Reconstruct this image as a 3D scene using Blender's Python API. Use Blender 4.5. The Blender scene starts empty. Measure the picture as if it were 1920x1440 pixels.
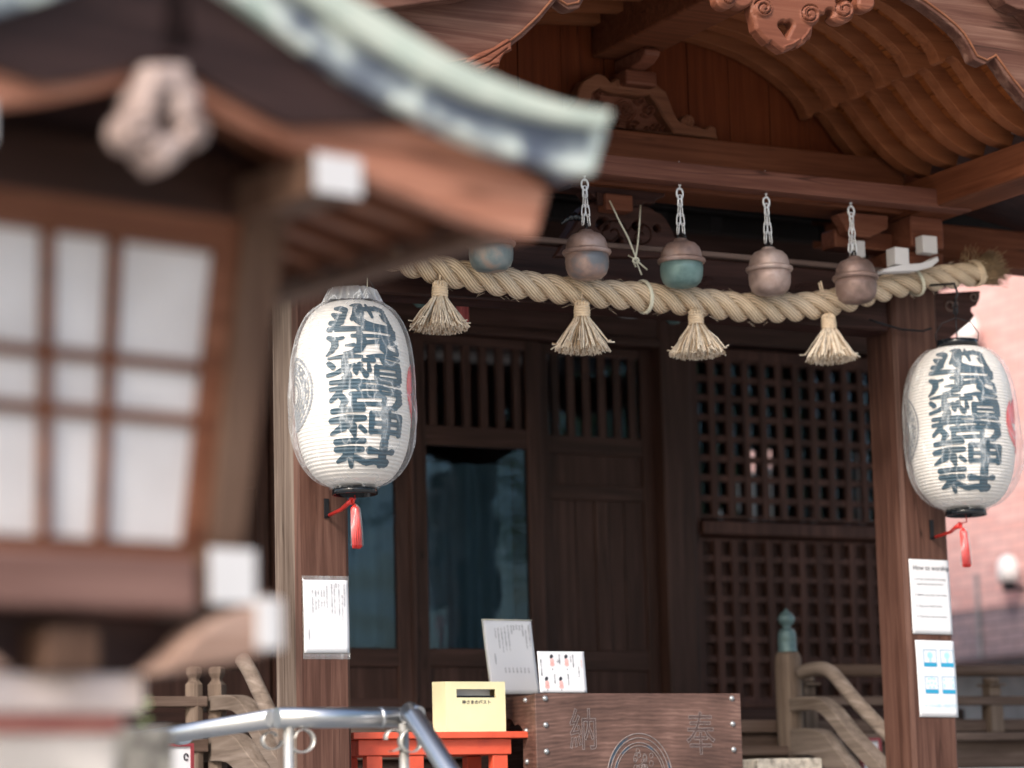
import bpy, math, random
import numpy as np
from mathutils import Vector, Matrix
random.seed(7); rng = np.random.default_rng(7)
rad = math.radians
sc = bpy.context.scene
COL = sc.collection

# ------------------------------------------------------------------ camera
F_PX = 5250.0                                   # focal length in pixels of the 1920-wide photograph
ROLL, PITCH, YAW = rad(1.46), rad(9.1), rad(28.2)
CAM = np.array([0.0, 0.0, 1.45])
FW = np.array([math.sin(YAW)*math.cos(PITCH), math.cos(YAW)*math.cos(PITCH), math.sin(PITCH)])
_r = np.cross(FW, [0, 0, 1.0]); _r /= np.linalg.norm(_r); _u = np.cross(_r, FW)
RT = math.cos(ROLL)*_r - math.sin(ROLL)*_u
UP = math.sin(ROLL)*_r + math.cos(ROLL)*_u
cd = bpy.data.cameras.new('camera'); cam = bpy.data.objects.new('camera', cd); COL.objects.link(cam)
cam.matrix_world = Matrix(((RT[0], UP[0], -FW[0], CAM[0]), (RT[1], UP[1], -FW[1], CAM[1]),
                           (RT[2], UP[2], -FW[2], CAM[2]), (0, 0, 0, 1)))
cd.sensor_width = 36; cd.lens = 36*F_PX/1920; cd.clip_start = .05; cd.clip_end = 600
cd.dof.use_dof = True; cd.dof.focus_distance = 9.75; cd.dof.aperture_fstop = 1.4; cd.dof.aperture_blades = 9
sc.camera = cam

# ------------------------------------------------------------------ sky, sun, exposure
SUN_EL, SUN_AZ = rad(37), rad(-62)              # azimuth measured from +Y towards +X of where the light comes FROM is AZ+180
w = bpy.data.worlds.new('World'); sc.world = w; w.use_nodes = True
nt = w.node_tree; nt.nodes.clear()
sky = nt.nodes.new('ShaderNodeTexSky'); sky.sky_type = 'NISHITA'; sky.sun_disc = False
sky.sun_elevation = SUN_EL; sky.air_density = 1.2; sky.dust_density = 3.0; sky.ozone_density = 1.0
bg = nt.nodes.new('ShaderNodeBackground'); bg.inputs['Strength'].default_value = 0.15
wo = nt.nodes.new('ShaderNodeOutputWorld')
nt.links.new(sky.outputs[0], bg.inputs[0]); nt.links.new(bg.outputs[0], wo.inputs[0])
sd = bpy.data.lights.new('sun', 'SUN'); so = bpy.data.objects.new('sun', sd); COL.objects.link(so)
sd.energy = 1.85; sd.angle = rad(12); sd.color = (1, .95, .89)
# light comes from the front left, behind the camera
sun_from = Vector((-math.cos(SUN_EL)*.80, -math.cos(SUN_EL)*.60, math.sin(SUN_EL)))
so.rotation_euler = sun_from.to_track_quat('Z', 'Y').to_euler()
sky.sun_rotation = math.atan2(sun_from.x, sun_from.y)
sc.view_settings.view_transform = 'Standard'; sc.view_settings.look = 'None'
sc.view_settings.exposure = 1.0; sc.view_settings.gamma = 1; sc.view_settings.use_curve_mapping = False
sc.cycles.use_denoising = True
sc.cycles.max_bounces = 8; sc.cycles.transparent_max_bounces = 12
sc.cycles.sample_clamp_indirect = 6

# ------------------------------------------------------------------ measuring helpers (photo pixel -> place on a known plane)
def ray(px, py): return FW + RT*(px-960)/F_PX + UP*(720-py)/F_PX
def P(px, py, Y):
    d = ray(px, py); return CAM + d*(Y-CAM[1])/d[1]
def PX(px, py, X):
    d = ray(px, py); return CAM + d*(X/d[0])
def PP(px, py, p, n):
    d = ray(px, py); return CAM + d*(np.dot(p-CAM, n)/np.dot(d, n))

# ------------------------------------------------------------------ mesh builder
class MB:
    def __init__(s): s.v = []; s.f = []; s.m = []; s.uv = []; s.sm = []
    def add(s, vs, fs, mi=0, uvs=None, smooth=False):
        o = len(s.v); s.v += [tuple(float(c) for c in p) for p in vs]
        for k, f in enumerate(fs):
            s.f.append([o+i for i in f]); s.m.append(mi); s.sm.append(smooth)
            s.uv.append(uvs[k] if uvs else None)
        return s
    def box(s, x0, x1, y0, y1, z0, z1, mi=0):
        v = [(x, y, z) for z in (z0, z1) for y in (y0, y1) for x in (x0, x1)]
        return s.add(v, [(0,2,3,1),(4,5,7,6),(0,1,5,4),(2,6,7,3),(0,4,6,2),(1,3,7,5)], mi)
    def obox(s, c, ax, ay, az, mi=0):                        # oriented box: centre and three half-axis vectors
        c, ax, ay, az = map(np.array, (c, ax, ay, az))
        v = [c+i*ax+j*ay+k*az for k in (-1,1) for j in (-1,1) for i in (-1,1)]
        return s.add(v, [(0,2,3,1),(4,5,7,6),(0,1,5,4),(2,6,7,3),(0,4,6,2),(1,3,7,5)], mi)
    def prism(s, poly, y0, y1, mi=0):                        # poly in (x, z), extruded along y
        n = len(poly); v = [(x, y0, z) for x, z in poly] + [(x, y1, z) for x, z in poly]
        fs = [tuple(range(n)), tuple(range(2*n-1, n-1, -1))] + [(i, n+i, n+(i+1) % n, (i+1) % n) for i in range(n)]
        return s.add(v, fs, mi)
    def prismx(s, poly, x0, x1, mi=0):                       # poly in (y, z), extruded along x
        n = len(poly); v = [(x0, y, z) for y, z in poly] + [(x1, y, z) for y, z in poly]
        fs = [tuple(range(n)), tuple(range(2*n-1, n-1, -1))] + [(i, n+i, n+(i+1) % n, (i+1) % n) for i in range(n)]
        return s.add(v, fs, mi)
    def strip(s, lo, hi, y0, y1, mi=0):                      # curved plank between two profiles in (x, z)
        n = len(lo)
        v = [(x, y0, z) for x, z in lo]+[(x, y0, z) for x, z in hi]+[(x, y1, z) for x, z in lo]+[(x, y1, z) for x, z in hi]
        fs = []
        for i in range(n-1):
            fs += [(i, i+1, n+i+1, n+i), (2*n+i+1, 2*n+i, 3*n+i, 3*n+i+1), (i, 2*n+i, 2*n+i+1, i+1), (n+i, n+i+1, 3*n+i+1, 3*n+i)]
        fs += [(0, n, 3*n, 2*n), (n-1, 3*n-1, 4*n-1, 2*n-1)]
        return s.add(v, fs, mi)
    def tube(s, pts, r, seg=8, caps=True, closed=False, mi=0, smooth=True, squash=None):
        pts = [np.array(p, float) for p in pts]; n = len(pts)
        rs = r if hasattr(r, '__len__') else [r]*n
        vs = []; nrm = None
        for i, p in enumerate(pts):
            a = pts[(i-1) % n] if (closed or i > 0) else p; b = pts[(i+1) % n] if (closed or i < n-1) else p
            t = b-a; t = t/(np.linalg.norm(t)+1e-12)
            if nrm is None:
                h = np.array([0, 0, 1.0]) if abs(t[2]) < .9 else np.array([1.0, 0, 0])
                nrm = np.cross(h, t)
            nrm = nrm-t*np.dot(nrm, t); nrm /= np.linalg.norm(nrm)+1e-12
            bn = np.cross(t, nrm)
            for k in range(seg):
                a_ = 2*math.pi*k/seg
                vs.append(p+rs[i]*(math.cos(a_)*nrm+math.sin(a_)*bn))
        fs = []; uv = []
        for i in range(n if closed else n-1):
            j = (i+1) % n
            for k in range(seg):
                k2 = (k+1) % seg
                fs.append((i*seg+k, i*seg+k2, j*seg+k2, j*seg+k))
                uv.append(((k/seg, i/n), ((k+1)/seg, i/n), ((k+1)/seg, (i+1)/n), (k/seg, (i+1)/n)))
        s.add(vs, fs, mi, uv, smooth)
        if caps and not closed:
            o = len(s.v)-len(vs)
            s.f += [[o+k for k in range(seg)][::-1], [o+(n-1)*seg+k for k in range(seg)]]; s.m += [mi]*2; s.uv += [None]*2; s.sm += [False]*2
        return s
    def lathe(s, prof, c=(0, 0, 0), seg=32, mi=0, smooth=True, rfun=None):
        vs = []
        for j, (r, z) in enumerate(prof):
            for k in range(seg):
                a = 2*math.pi*k/seg; rr = r if rfun is None else rfun(r, a, z)
                vs.append((c[0]+rr*math.cos(a), c[1]+rr*math.sin(a), c[2]+z))
        fs = [(j*seg+k, j*seg+(k+1) % seg, (j+1)*seg+(k+1) % seg, (j+1)*seg+k) for j in range(len(prof)-1) for k in range(seg)]
        s.add(vs, fs, mi, None, smooth)
        o = len(s.v)-len(vs)
        if prof[0][0] > 1e-5: s.f.append([o+k for k in range(seg)][::-1]); s.m.append(mi); s.uv.append(None); s.sm.append(False)
        if prof[-1][0] > 1e-5: s.f.append([o+(len(prof)-1)*seg+k for k in range(seg)]); s.m.append(mi); s.uv.append(None); s.sm.append(False)
        return s
    def mesh(s, name, mats, off=(0, 0, 0)):
        me = bpy.data.meshes.new(name)
        me.from_pydata([(x-off[0], y-off[1], z-off[2]) for x, y, z in s.v], [], s.f)
        for m in (mats if isinstance(mats, (list, tuple)) else [mats]): me.materials.append(m)
        me.polygons.foreach_set('material_index', s.m)
        me.polygons.foreach_set('use_smooth', s.sm)
        if any(u is not None for u in s.uv):
            ul = me.uv_layers.new(name='UVMap'); i = 0
            for f, u in zip(s.f, s.uv):
                for k in range(len(f)):
                    if u is not None: ul.data[i].uv = u[k]
                    i += 1
        me.validate(); me.update()
        return me

def root_of(o):
    while o.parent: o = o.parent
    return o
def thing(name, label, cat, loc=(0, 0, 0), group=None, rotz=0, kind=None):
    o = bpy.data.objects.new(name, None); COL.objects.link(o)
    o.location = tuple(loc); o.rotation_euler = (0, 0, rotz); o.empty_display_size = .1
    o['label'] = label; o['category'] = cat
    if group: o['group'] = group
    if kind: o['kind'] = kind
    return o
def bevel(o, wd):
    m = o.modifiers.new('bevel', 'BEVEL'); m.width = wd; m.segments = 2; m.limit_method = 'ANGLE'; m.angle_limit = rad(40)
def part(name, mb, mats, parent, bev=0, world=True):
    off = root_of(parent).location if world else (0, 0, 0)
    o = bpy.data.objects.new(name, mb.mesh(name, mats, off)); COL.objects.link(o); o.parent = parent
    if bev: bevel(o, bev)
    return o
def split_parts(name, mb, mats, parent, bev=0, world=True):
    """one part per separate piece of the mesh"""
    par = list(range(len(mb.v)))
    def find(i):
        while par[i] != i: par[i] = par[par[i]]; i = par[i]
        return i
    for f in mb.f:
        r0_ = find(f[0])
        for i in f[1:]: par[find(i)] = r0_
    groups = {}
    for k, f in enumerate(mb.f): groups.setdefault(find(f[0]), []).append(k)
    out = []
    for g_ in groups.values():
        q = MB(); mp_ = {}
        for k in g_:
            ff = []
            for i in mb.f[k]:
                if i not in mp_: mp_[i] = len(q.v); q.v.append(mb.v[i])
                ff.append(mp_[i])
            q.f.append(ff); q.m.append(mb.m[k]); q.sm.append(mb.sm[k]); q.uv.append(mb.uv[k])
        out.append(part(name, q, mats, parent, bev, world))
    return out
def single(name, mb, mats, label=None, cat=None, group=None, kind=None, bev=0, loc=(0, 0, 0)):
    o = bpy.data.objects.new(name, mb.mesh(name, mats, loc)); COL.objects.link(o); o.location = tuple(loc)
    if label: o['label'] = label; o['category'] = cat
    if group: o['group'] = group
    if kind: o['kind'] = kind
    if bev: bevel(o, bev)
    return o
def copy_tree(o, parent=None):
    c = o.copy(); COL.objects.link(c); c.parent = parent
    for ch in list(o.children): copy_tree(ch, c)
    return c

# ------------------------------------------------------------------ outline fields (inside positive) and marching squares
def f_stroke(X, Y, pts):
    g = np.full(X.shape, -1e9)
    if len(pts) == 1: pts = [pts[0], pts[0]]
    for (x0, y0, w0), (x1, y1, w1) in zip(pts[:-1], pts[1:]):
        dx, dy = x1-x0, y1-y0; L = dx*dx+dy*dy+1e-9
        t = np.clip(((X-x0)*dx+(Y-y0)*dy)/L, 0, 1)
        g = np.maximum(g, (w0+(w1-w0)*t)/2-np.hypot(X-x0-t*dx, Y-y0-t*dy))
    return g
def f_line(X, Y, pts, wd): return f_stroke(X, Y, [(a, b, wd) for a, b in pts])
def f_circ(X, Y, cx, cy, r): return r-np.hypot(X-cx, Y-cy)
def f_poly(X, Y, poly):
    ins = np.zeros(X.shape, bool); d = np.full(X.shape, 1e9); n = len(poly)
    for i in range(n):
        x0, y0 = poly[i]; x1, y1 = poly[(i+1) % n]
        if y0 != y1:
            c = ((y0 > Y) != (y1 > Y)) & (X < (x1-x0)*(Y-y0)/(y1-y0)+x0); ins ^= c
        dx, dy = x1-x0, y1-y0; t = np.clip(((X-x0)*dx+(Y-y0)*dy)/(dx*dx+dy*dy+1e-9), 0, 1)
        d = np.minimum(d, np.hypot(X-x0-t*dx, Y-y0-t*dy))
    return np.where(ins, d, -d)
def spiral(cx, cy, r0, r1, a0, turns, n=40):
    return [(cx+(r0+(r1-r0)*t)*math.cos(a0+turns*2*math.pi*t), cy+(r0+(r1-r0)*t)*math.sin(a0+turns*2*math.pi*t)) for t in [i/n for i in range(n+1)]]
def carve(mb, field, x0, x1, y0, y1, step, mapf, thick, relief=None, mi=0, back=True, smooth=True):
    """field(X,Y)->inside-positive distance; mapf(x,y,h)->3D point, h = height towards the viewer; thick = how far back the plate goes"""
    nx, ny = int((x1-x0)/step)+1, int((y1-y0)/step)+1
    xs = x0+step*np.arange(nx); ys = y0+step*np.arange(ny)
    X, Y = np.meshgrid(xs, ys, indexing='ij'); G = field(X, Y)
    H = relief(X, Y, G) if relief else np.zeros_like(G)
    front = {}; V = []; Fc = []; edges = {}
    def vert(key, x, y, h):
        if key not in front: front[key] = len(V); V.append((x, y, h))
        return front[key]
    for i in range(nx-1):
        gi = G[i:i+2]
        for j in range(ny-1):
            c = ((i, j), (i+1, j), (i+1, j+1), (i, j+1))
            g = [G[a] for a in c]
            if max(g) <= 0: continue
            poly = []
            for k in range(4):
                a, b = c[k], c[(k+1) % 4]
                if g[k] > 0: poly.append(vert(a, xs[a[0]], ys[a[1]], H[a]))
                if (g[k] > 0) != (g[(k+1) % 4] > 0):
                    t = g[k]/(g[k]-g[(k+1) % 4]); key = (a, b) if a < b else (b, a)
                    poly.append(vert(key, xs[a[0]]+(xs[b[0]]-xs[a[0]])*t, ys[a[1]]+(ys[b[1]]-ys[a[1]])*t, 0.0 if relief else 0))
            if len(poly) >= 3: Fc.append(poly)
    n = len(V); v3 = [mapf(x, y, h) for x, y, h in V]
    if thick:
        cnt = {}
        for f in Fc:
            for a, b in zip(f, f[1:]+f[:1]): cnt[(a, b)] = 1
        bd = [(a, b) for (a, b) in cnt if (b, a) not in cnt]
        v3 += [mapf(x, y, -thick) for x, y, h in V]
        fs = list(Fc)
        if back: fs += [[n+i for i in f[::-1]] for f in Fc]
        mb.add(v3, fs, mi, None, smooth)
        o = len(mb.v)-len(v3)
        for a, b in bd:
            mb.f.append([o+b, o+a, o+n+a, o+n+b]); mb.m.append(mi); mb.uv.append(None); mb.sm.append(False)
    else:
        mb.add(v3, Fc, mi, None, smooth)
    return mb

# ------------------------------------------------------------------ materials
def newmat(name):
    m = bpy.data.materials.new(name); m.use_nodes = True; n = m.node_tree; b = n.nodes['Principled BSDF']; return m, n, b
def N(nt, t, **kw):
    x = nt.nodes.new(t)
    for k, v in kw.items(): setattr(x, k, v)
    return x
def ramp(nt, stops):
    r = nt.nodes.new('ShaderNodeValToRGB'); e = r.color_ramp.elements
    e[0].position, e[0].color = stops[0][0], (*stops[0][1], 1); e[1].position, e[1].color = stops[-1][0], (*stops[-1][1], 1)
    for p, c in stops[1:-1]: q = e.new(p); q.color = (*c, 1)
    return r
def wood(name, dark, mid, light, axis='Z', rough=.6, scale=1.0, bump=.25, spec=.18, k_=.6):
    dark, mid, light = [[c[0]*k_*f_, c[1]*k_*f_*.95, c[2]*k_*f_*.93] for c, f_ in ((dark, .95), (mid, 1), (light, 1.0))]
    m, n, b = newmat(name); L = n.links
    tc = N(n, 'ShaderNodeTexCoord'); mp = N(n, 'ShaderNodeMapping'); k = {'X': 0, 'Y': 1, 'Z': 2}[axis]
    s = [38*scale]*3; s[k] = 1.6*scale; mp.inputs['Scale'].default_value = s
    L.new(tc.outputs['Object'], mp.inputs[0])
    n1 = N(n, 'ShaderNodeTexNoise'); n1.inputs['Scale'].default_value = 1; n1.inputs['Detail'].default_value = 8; n1.inputs['Roughness'].default_value = .65; n1.inputs['Distortion'].default_value = .6
    L.new(mp.outputs[0], n1.inputs['Vector'])
    mp2 = N(n, 'ShaderNodeMapping'); s2 = [7*scale]*3; s2[k] = 1.1*scale; mp2.inputs['Scale'].default_value = s2; mp2.inputs['Location'].default_value = (3, 5, 1)
    L.new(tc.outputs['Object'], mp2.inputs[0])
    n2 = N(n, 'ShaderNodeTexNoise'); n2.inputs['Scale'].default_value = 1; n2.inputs['Detail'].default_value = 4; L.new(mp2.outputs[0], n2.inputs['Vector'])
    mx = N(n, 'ShaderNodeMath', operation='MULTIPLY_ADD'); mx.inputs[1].default_value = .65
    L.new(n1.outputs[0], mx.inputs[0])
    m2 = N(n, 'ShaderNodeMath', operation='MULTIPLY'); m2.inputs[1].default_value = .35; L.new(n2.outputs[0], m2.inputs[0]); L.new(m2.outputs[0], mx.inputs[2])
    r = ramp(n, [(.36, dark), (.5, mid), (.64, light)]); L.new(mx.outputs[0], r.inputs[0]); mp3 = N(n, 'ShaderNodeMapping'); s3 = [16*scale]*3; s3[k] = .55*scale; mp3.inputs['Scale'].default_value = s3; mp3.inputs['Location'].default_value = (9, 2, 4)
    L.new(tc.outputs['Object'], mp3.inputs[0]); n3 = N(n, 'ShaderNodeTexNoise'); n3.inputs['Scale'].default_value = 1; n3.inputs['Detail'].default_value = 2; n3.inputs['Distortion'].default_value = .3; L.new(mp3.outputs[0], n3.inputs['Vector'])
    rc_ = ramp(n, [(.470, (1, 1, 1)), (.482, (.30, .27, .25)), (.494, (1, 1, 1))]); L.new(n3.outputs[0], rc_.inputs[0])
    n4 = N(n, 'ShaderNodeTexNoise'); n4.inputs['Scale'].default_value = 2.2; n4.inputs['Detail'].default_value = 3; L.new(tc.outputs['Object'], n4.inputs['Vector'])
    rm_ = ramp(n, [(.48, (0, 0, 0)), (.62, (1, 1, 1))]); L.new(n4.outputs[0], rm_.inputs[0])
    ml = N(n, 'ShaderNodeMix', data_type='RGBA', blend_type='MULTIPLY'); L.new(rm_.outputs[0], ml.inputs[0]); L.new(r.outputs[0], ml.inputs[6]); L.new(rc_.outputs[0], ml.inputs[7])
    rb_ = ramp(n, [(.3, (.82, .80, .80)), (.7, (1.0, 1.0, 1.0))]); L.new(n4.outputs[0], rb_.inputs[0])
    m5 = N(n, 'ShaderNodeMix', data_type='RGBA', blend_type='MULTIPLY'); m5.inputs[0].default_value = 1; L.new(ml.outputs[2], m5.inputs[6]); L.new(rb_.outputs[0], m5.inputs[7]); L.new(m5.outputs[2], b.inputs['Base Color'])
    bp = N(n, 'ShaderNodeBump'); bp.inputs['Strength'].default_value = bump; bp.inputs['Distance'].default_value = .004
    L.new(n1.outputs[0], bp.inputs['Height']); L.new(bp.outputs[0], b.inputs['Normal'])
    b.inputs['Roughness'].default_value = rough; b.inputs['Specular IOR Level'].default_value = spec
    return m
def plain(name, col, rough=.5, metal=0, spec=.5, var=.12, vscale=6, bump=0, bscale=40):
    m, n, b = newmat(name); L = n.links
    tc = N(n, 'ShaderNodeTexCoord'); ns = N(n, 'ShaderNodeTexNoise'); ns.inputs['Scale'].default_value = vscale; ns.inputs['Detail'].default_value = 5
    L.new(tc.outputs['Object'], ns.inputs['Vector'])
    r = ramp(n, [(.3, [c*(1-var) for c in col]), (.7, [min(1, c*(1+var)) for c in col])]); L.new(ns.outputs[0], r.inputs[0]); L.new(r.outputs[0], b.inputs['Base Color'])
    b.inputs['Roughness'].default_value = rough; b.inputs['Metallic'].default_value = metal; b.inputs['Specular IOR Level'].default_value = spec
    if bump:
        n2 = N(n, 'ShaderNodeTexNoise'); n2.inputs['Scale'].default_value = bscale; n2.inputs['Detail'].default_value = 6; L.new(tc.outputs['Object'], n2.inputs['Vector'])
        bp = N(n, 'ShaderNodeBump'); bp.inputs['Strength'].default_value = bump; bp.inputs['Distance'].default_value = .003; L.new(n2.outputs[0], bp.inputs['Height']); L.new(bp.outputs[0], b.inputs['Normal'])
    return m
def mottled(name, stops, scale=8, rough=.6, metal=0, bump=.2, detail=6, stretch=(1, 1, 1)):
    m, n, b = newmat(name); L = n.links
    tc = N(n, 'ShaderNodeTexCoord'); mp = N(n, 'ShaderNodeMapping'); mp.inputs['Scale'].default_value = stretch; L.new(tc.outputs['Object'], mp.inputs[0])
    ns = N(n, 'ShaderNodeTexNoise'); ns.inputs['Scale'].default_value = scale; ns.inputs['Detail'].default_value = detail; ns.inputs['Roughness'].default_value = .6
    L.new(mp.outputs[0], ns.inputs['Vector']); r = ramp(n, stops); L.new(ns.outputs[0], r.inputs[0]); L.new(r.outputs[0], b.inputs['Base Color'])
    b.inputs['Roughness'].default_value = rough; b.inputs['Metallic'].default_value = metal
    bp = N(n, 'ShaderNodeBump'); bp.inputs['Strength'].default_value = bump; bp.inputs['Distance'].default_value = .004; L.new(ns.outputs[0], bp.inputs['Height']); L.new(bp.outputs[0], b.inputs['Normal'])
    return m
M = {}
M['pillar'] = wood('pillar_wood', (.065, .029, .021), (.125, .062, .046), (.20, .108, .083), 'Z', .55, bump=.4, k_=0.72)
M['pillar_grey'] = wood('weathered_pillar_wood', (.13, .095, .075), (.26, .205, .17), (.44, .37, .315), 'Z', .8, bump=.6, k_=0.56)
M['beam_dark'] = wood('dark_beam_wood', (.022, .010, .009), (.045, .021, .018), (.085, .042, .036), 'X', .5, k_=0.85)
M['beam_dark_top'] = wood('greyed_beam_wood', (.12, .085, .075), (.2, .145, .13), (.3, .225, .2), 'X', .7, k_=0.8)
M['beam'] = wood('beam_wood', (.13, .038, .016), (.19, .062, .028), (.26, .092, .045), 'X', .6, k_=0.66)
M['plank'] = wood('hanging_plank_wood', (.12, .045, .030), (.18, .072, .050), (.26, .115, .082), 'X', .55, k_=0.72)
M['boards'] = wood('gable_board_wood', (.19, .040, .010), (.25, .056, .015), (.31, .080, .024), 'Z', .6, k_=0.55)
M['rafter'] = wood('rafter_wood', (.24, .078, .030), (.31, .108, .045), (.38, .145, .065), 'X', .6, scale=.7, k_=0.72)
M['ceiling'] = wood('ceiling_board_wood', (.24, .065, .016), (.34, .10, .026), (.42, .14, .040), 'Y', .6, k_=0.7)
M['barge'] = wood('bargeboard_wood', (.13, .055, .040), (.21, .098, .072), (.40, .23, .175), 'X', .7, scale=.8, bump=.4, k_=.5)
M['purlin'] = wood('purlin_wood', (.13, .038, .016), (.19, .062, .028), (.26, .092, .045), 'Y', .6, k_=.66)
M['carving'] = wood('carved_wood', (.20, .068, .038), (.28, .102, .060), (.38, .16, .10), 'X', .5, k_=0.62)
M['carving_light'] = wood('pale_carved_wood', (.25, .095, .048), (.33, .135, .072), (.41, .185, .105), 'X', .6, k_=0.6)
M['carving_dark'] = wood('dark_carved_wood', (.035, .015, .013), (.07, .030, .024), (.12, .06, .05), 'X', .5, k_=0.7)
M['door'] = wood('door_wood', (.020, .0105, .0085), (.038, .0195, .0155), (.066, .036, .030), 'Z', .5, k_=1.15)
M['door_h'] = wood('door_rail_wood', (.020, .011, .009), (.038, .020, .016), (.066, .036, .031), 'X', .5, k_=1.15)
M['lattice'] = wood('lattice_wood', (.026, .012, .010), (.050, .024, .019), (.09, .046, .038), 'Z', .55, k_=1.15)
M['rail'] = wood('weathered_rail_wood', (.17, .135, .11), (.27, .225, .19), (.40, .345, .30), 'Y', .8, scale=.8, k_=0.72)
M['railx'] = wood('old_rail_wood', (.10, .068, .053), (.17, .122, .098), (.27, .205, .17), 'X', .75, k_=0.7)
M['railpost'] = wood('rail_post_wood', (.13, .095, .075), (.24, .185, .145), (.36, .29, .235), 'Z', .8, k_=0.68)
M['white_paint'] = plain('white_painted_end_grain', (.58, .565, .575), .6, var=.05)
M['steel'] = plain('brushed_steel', (.46, .47, .49), .34, metal=1, var=.06, bump=.05)
M['chain'] = plain('zinc_chain', (.80, .81, .83), .4, metal=.7, var=.1)
M['iron'] = plain('black_iron', (.02, .02, .024), .45, metal=.6)
M['blackpaint'] = plain('glossy_black_lacquer', (.006, .008, .011), .12, var=.1)
M['rope'] = None
M['straw'] = plain('straw', (.64, .53, .41), .75, var=.18, vscale=60)
M['straw_dark'] = plain('dark_straw', (.34, .24, .15), .8, var=.2, vscale=60)
M['straw_pale'] = plain('pale_straw_ends', (.74, .65, .53), .8, var=.25, vscale=90)
M['straw_bind'] = plain('straw_binding_cord', (.66, .52, .37), .7, var=.15, vscale=40)
M['fray'] = plain('brown_frayed_straw', (.24, .155, .085), .8, var=.35, vscale=50)
M['cord'] = plain('pale_nylon_cord', (.70, .68, .55), .5, var=.08)
M['paper'] = plain('white_paper', (.66, .66, .69), .45, var=.015, vscale=3, bump=.0)
M['ink'] = plain('printing_ink', (.05, .05, .06), .6)
M['ink_grey'] = plain('grey_printing_ink', (.30, .30, .33), .6)
M['blue'] = plain('blue_print', (.02, .27, .46), .5)
M['lightblue'] = plain('pale_blue_print', (.35, .62, .75), .5)
M['pinkink'] = plain('pink_print', (.75, .40, .38), .6)
M['redplastic'] = plain('red_plastic', (.62, .035, .03), .3, var=.2, vscale=30)
M['darkred'] = plain('dark_red_frame', (.22, .03, .04), .5)
M['orange'] = mottled('vermilion_paint', [(.28, (.46, .055, .03)), (.45, (.60, .078, .035)), (.8, (.66, .11, .055))], 9, .5, 0, .15)
M['yellow'] = plain('pale_yellow_card', (.82, .75, .46), .6, var=.07, vscale=7, bump=.35, bscale=14)
M['yellow2'] = plain('yellow_tape', (.74, .62, .24), .5, var=.06)
M['granite'] = mottled('granite', [(.35, (.16, .14, .12)), (.5, (.42, .37, .31)), (.66, (.60, .53, .44))], 26, .85)
M['palestone'] = mottled('pale_stone', [(.3, (.58, .51, .46)), (.7, (.78, .71, .66))], 7, .85)
M['pinkstone'] = mottled('pinkish_stone', [(.3, (.58, .47, .44)), (.7, (.80, .69, .66))], 5, .8)
M['redstone'] = mottled('red_band', [(.3, (.34, .10, .09)), (.7, (.48, .20, .17))], 9, .8)
M['copper'] = mottled('verdigris_copper', [(.40, (.085, .10, .14)), (.48, (.20, .23, .26)), (.55, (.60, .65, .61)), (.68, (.34, .42, .38))], 6.5, .6, .0, .3, 2, (1.0, 1, 1))
M['copper_top'] = mottled('pale_verdigris_copper', [(.3, (.34, .40, .35)), (.55, (.50, .54, .47)), (.72, (.37, .45, .39))], 6, .7, 0, .2)
M['lantern_wood'] = wood('lantern_wood', (.14, .05, .028), (.24, .095, .052), (.36, .165, .10), 'X', .5, k_=0.7)
M['lantern_wood_z'] = wood('lantern_post_wood', (.15, .08, .055), (.25, .145, .10), (.38, .25, .18), 'Z', .6, k_=0.42)
M['lantern_barge'] = wood('lantern_bargeboard_wood', (.22, .09, .055), (.36, .165, .11), (.52, .29, .21), 'X', .5, bump=.2, k_=1.1)
M['pendant'] = wood('pinkish_grey_carved_wood', (.26, .20, .18), (.40, .32, .30), (.52, .44, .42), 'Z', .6, k_=.9)
M['base_wood'] = wood('dull_brown_wood', (.17, .09, .075), (.26, .15, .13), (.36, .22, .19), 'X', .6, k_=.75)
M['arm_wood'] = wood('sunbleached_pinkish_wood', (.34, .22, .17), (.46, .32, .26), (.56, .41, .35), 'X', .6, k_=.8)
M['lantern_black'] = wood('sooty_dark_wood', (.03, .016, .016), (.055, .030, .028), (.09, .05, .045), 'X', .5, k_=.7)  # near-black colour stands in for shade under the lantern's roof and base
M['lantern_dark'] = wood('lantern_dark_wood', (.05, .024, .018), (.09, .042, .03), (.14, .07, .052), 'X', .5, k_=0.4)
M['ground'] = mottled('gravel_ground', [(.3, (.36, .34, .31)), (.7, (.52, .50, .46))], 30, .95, 0, .5)
M['step'] = mottled('stone_step', [(.3, (.15, .16, .17)), (.7, (.27, .28, .29))], 9, .85)
M['roofing'] = mottled('roof_covering', [(.3, (.05, .06, .06)), (.7, (.12, .14, .13))], 5, .7)
M['dark'] = plain('dark_interior', (.006, .004, .004), .8)
M['leaf'] = mottled('leaf_green', [(.3, (.05, .10, .03)), (.7, (.16, .24, .08))], 3, .5)
M['bark'] = mottled('bark', [(.3, (.04, .03, .02)), (.7, (.12, .09, .07))], 9, .9)
M['palewall'] = plain('white_plaster', (.82, .76, .74), .8, var=.05)
M['lampwhite'] = plain('white_lamp_shade', (.80, .77, .75), .4, var=.02)

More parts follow.
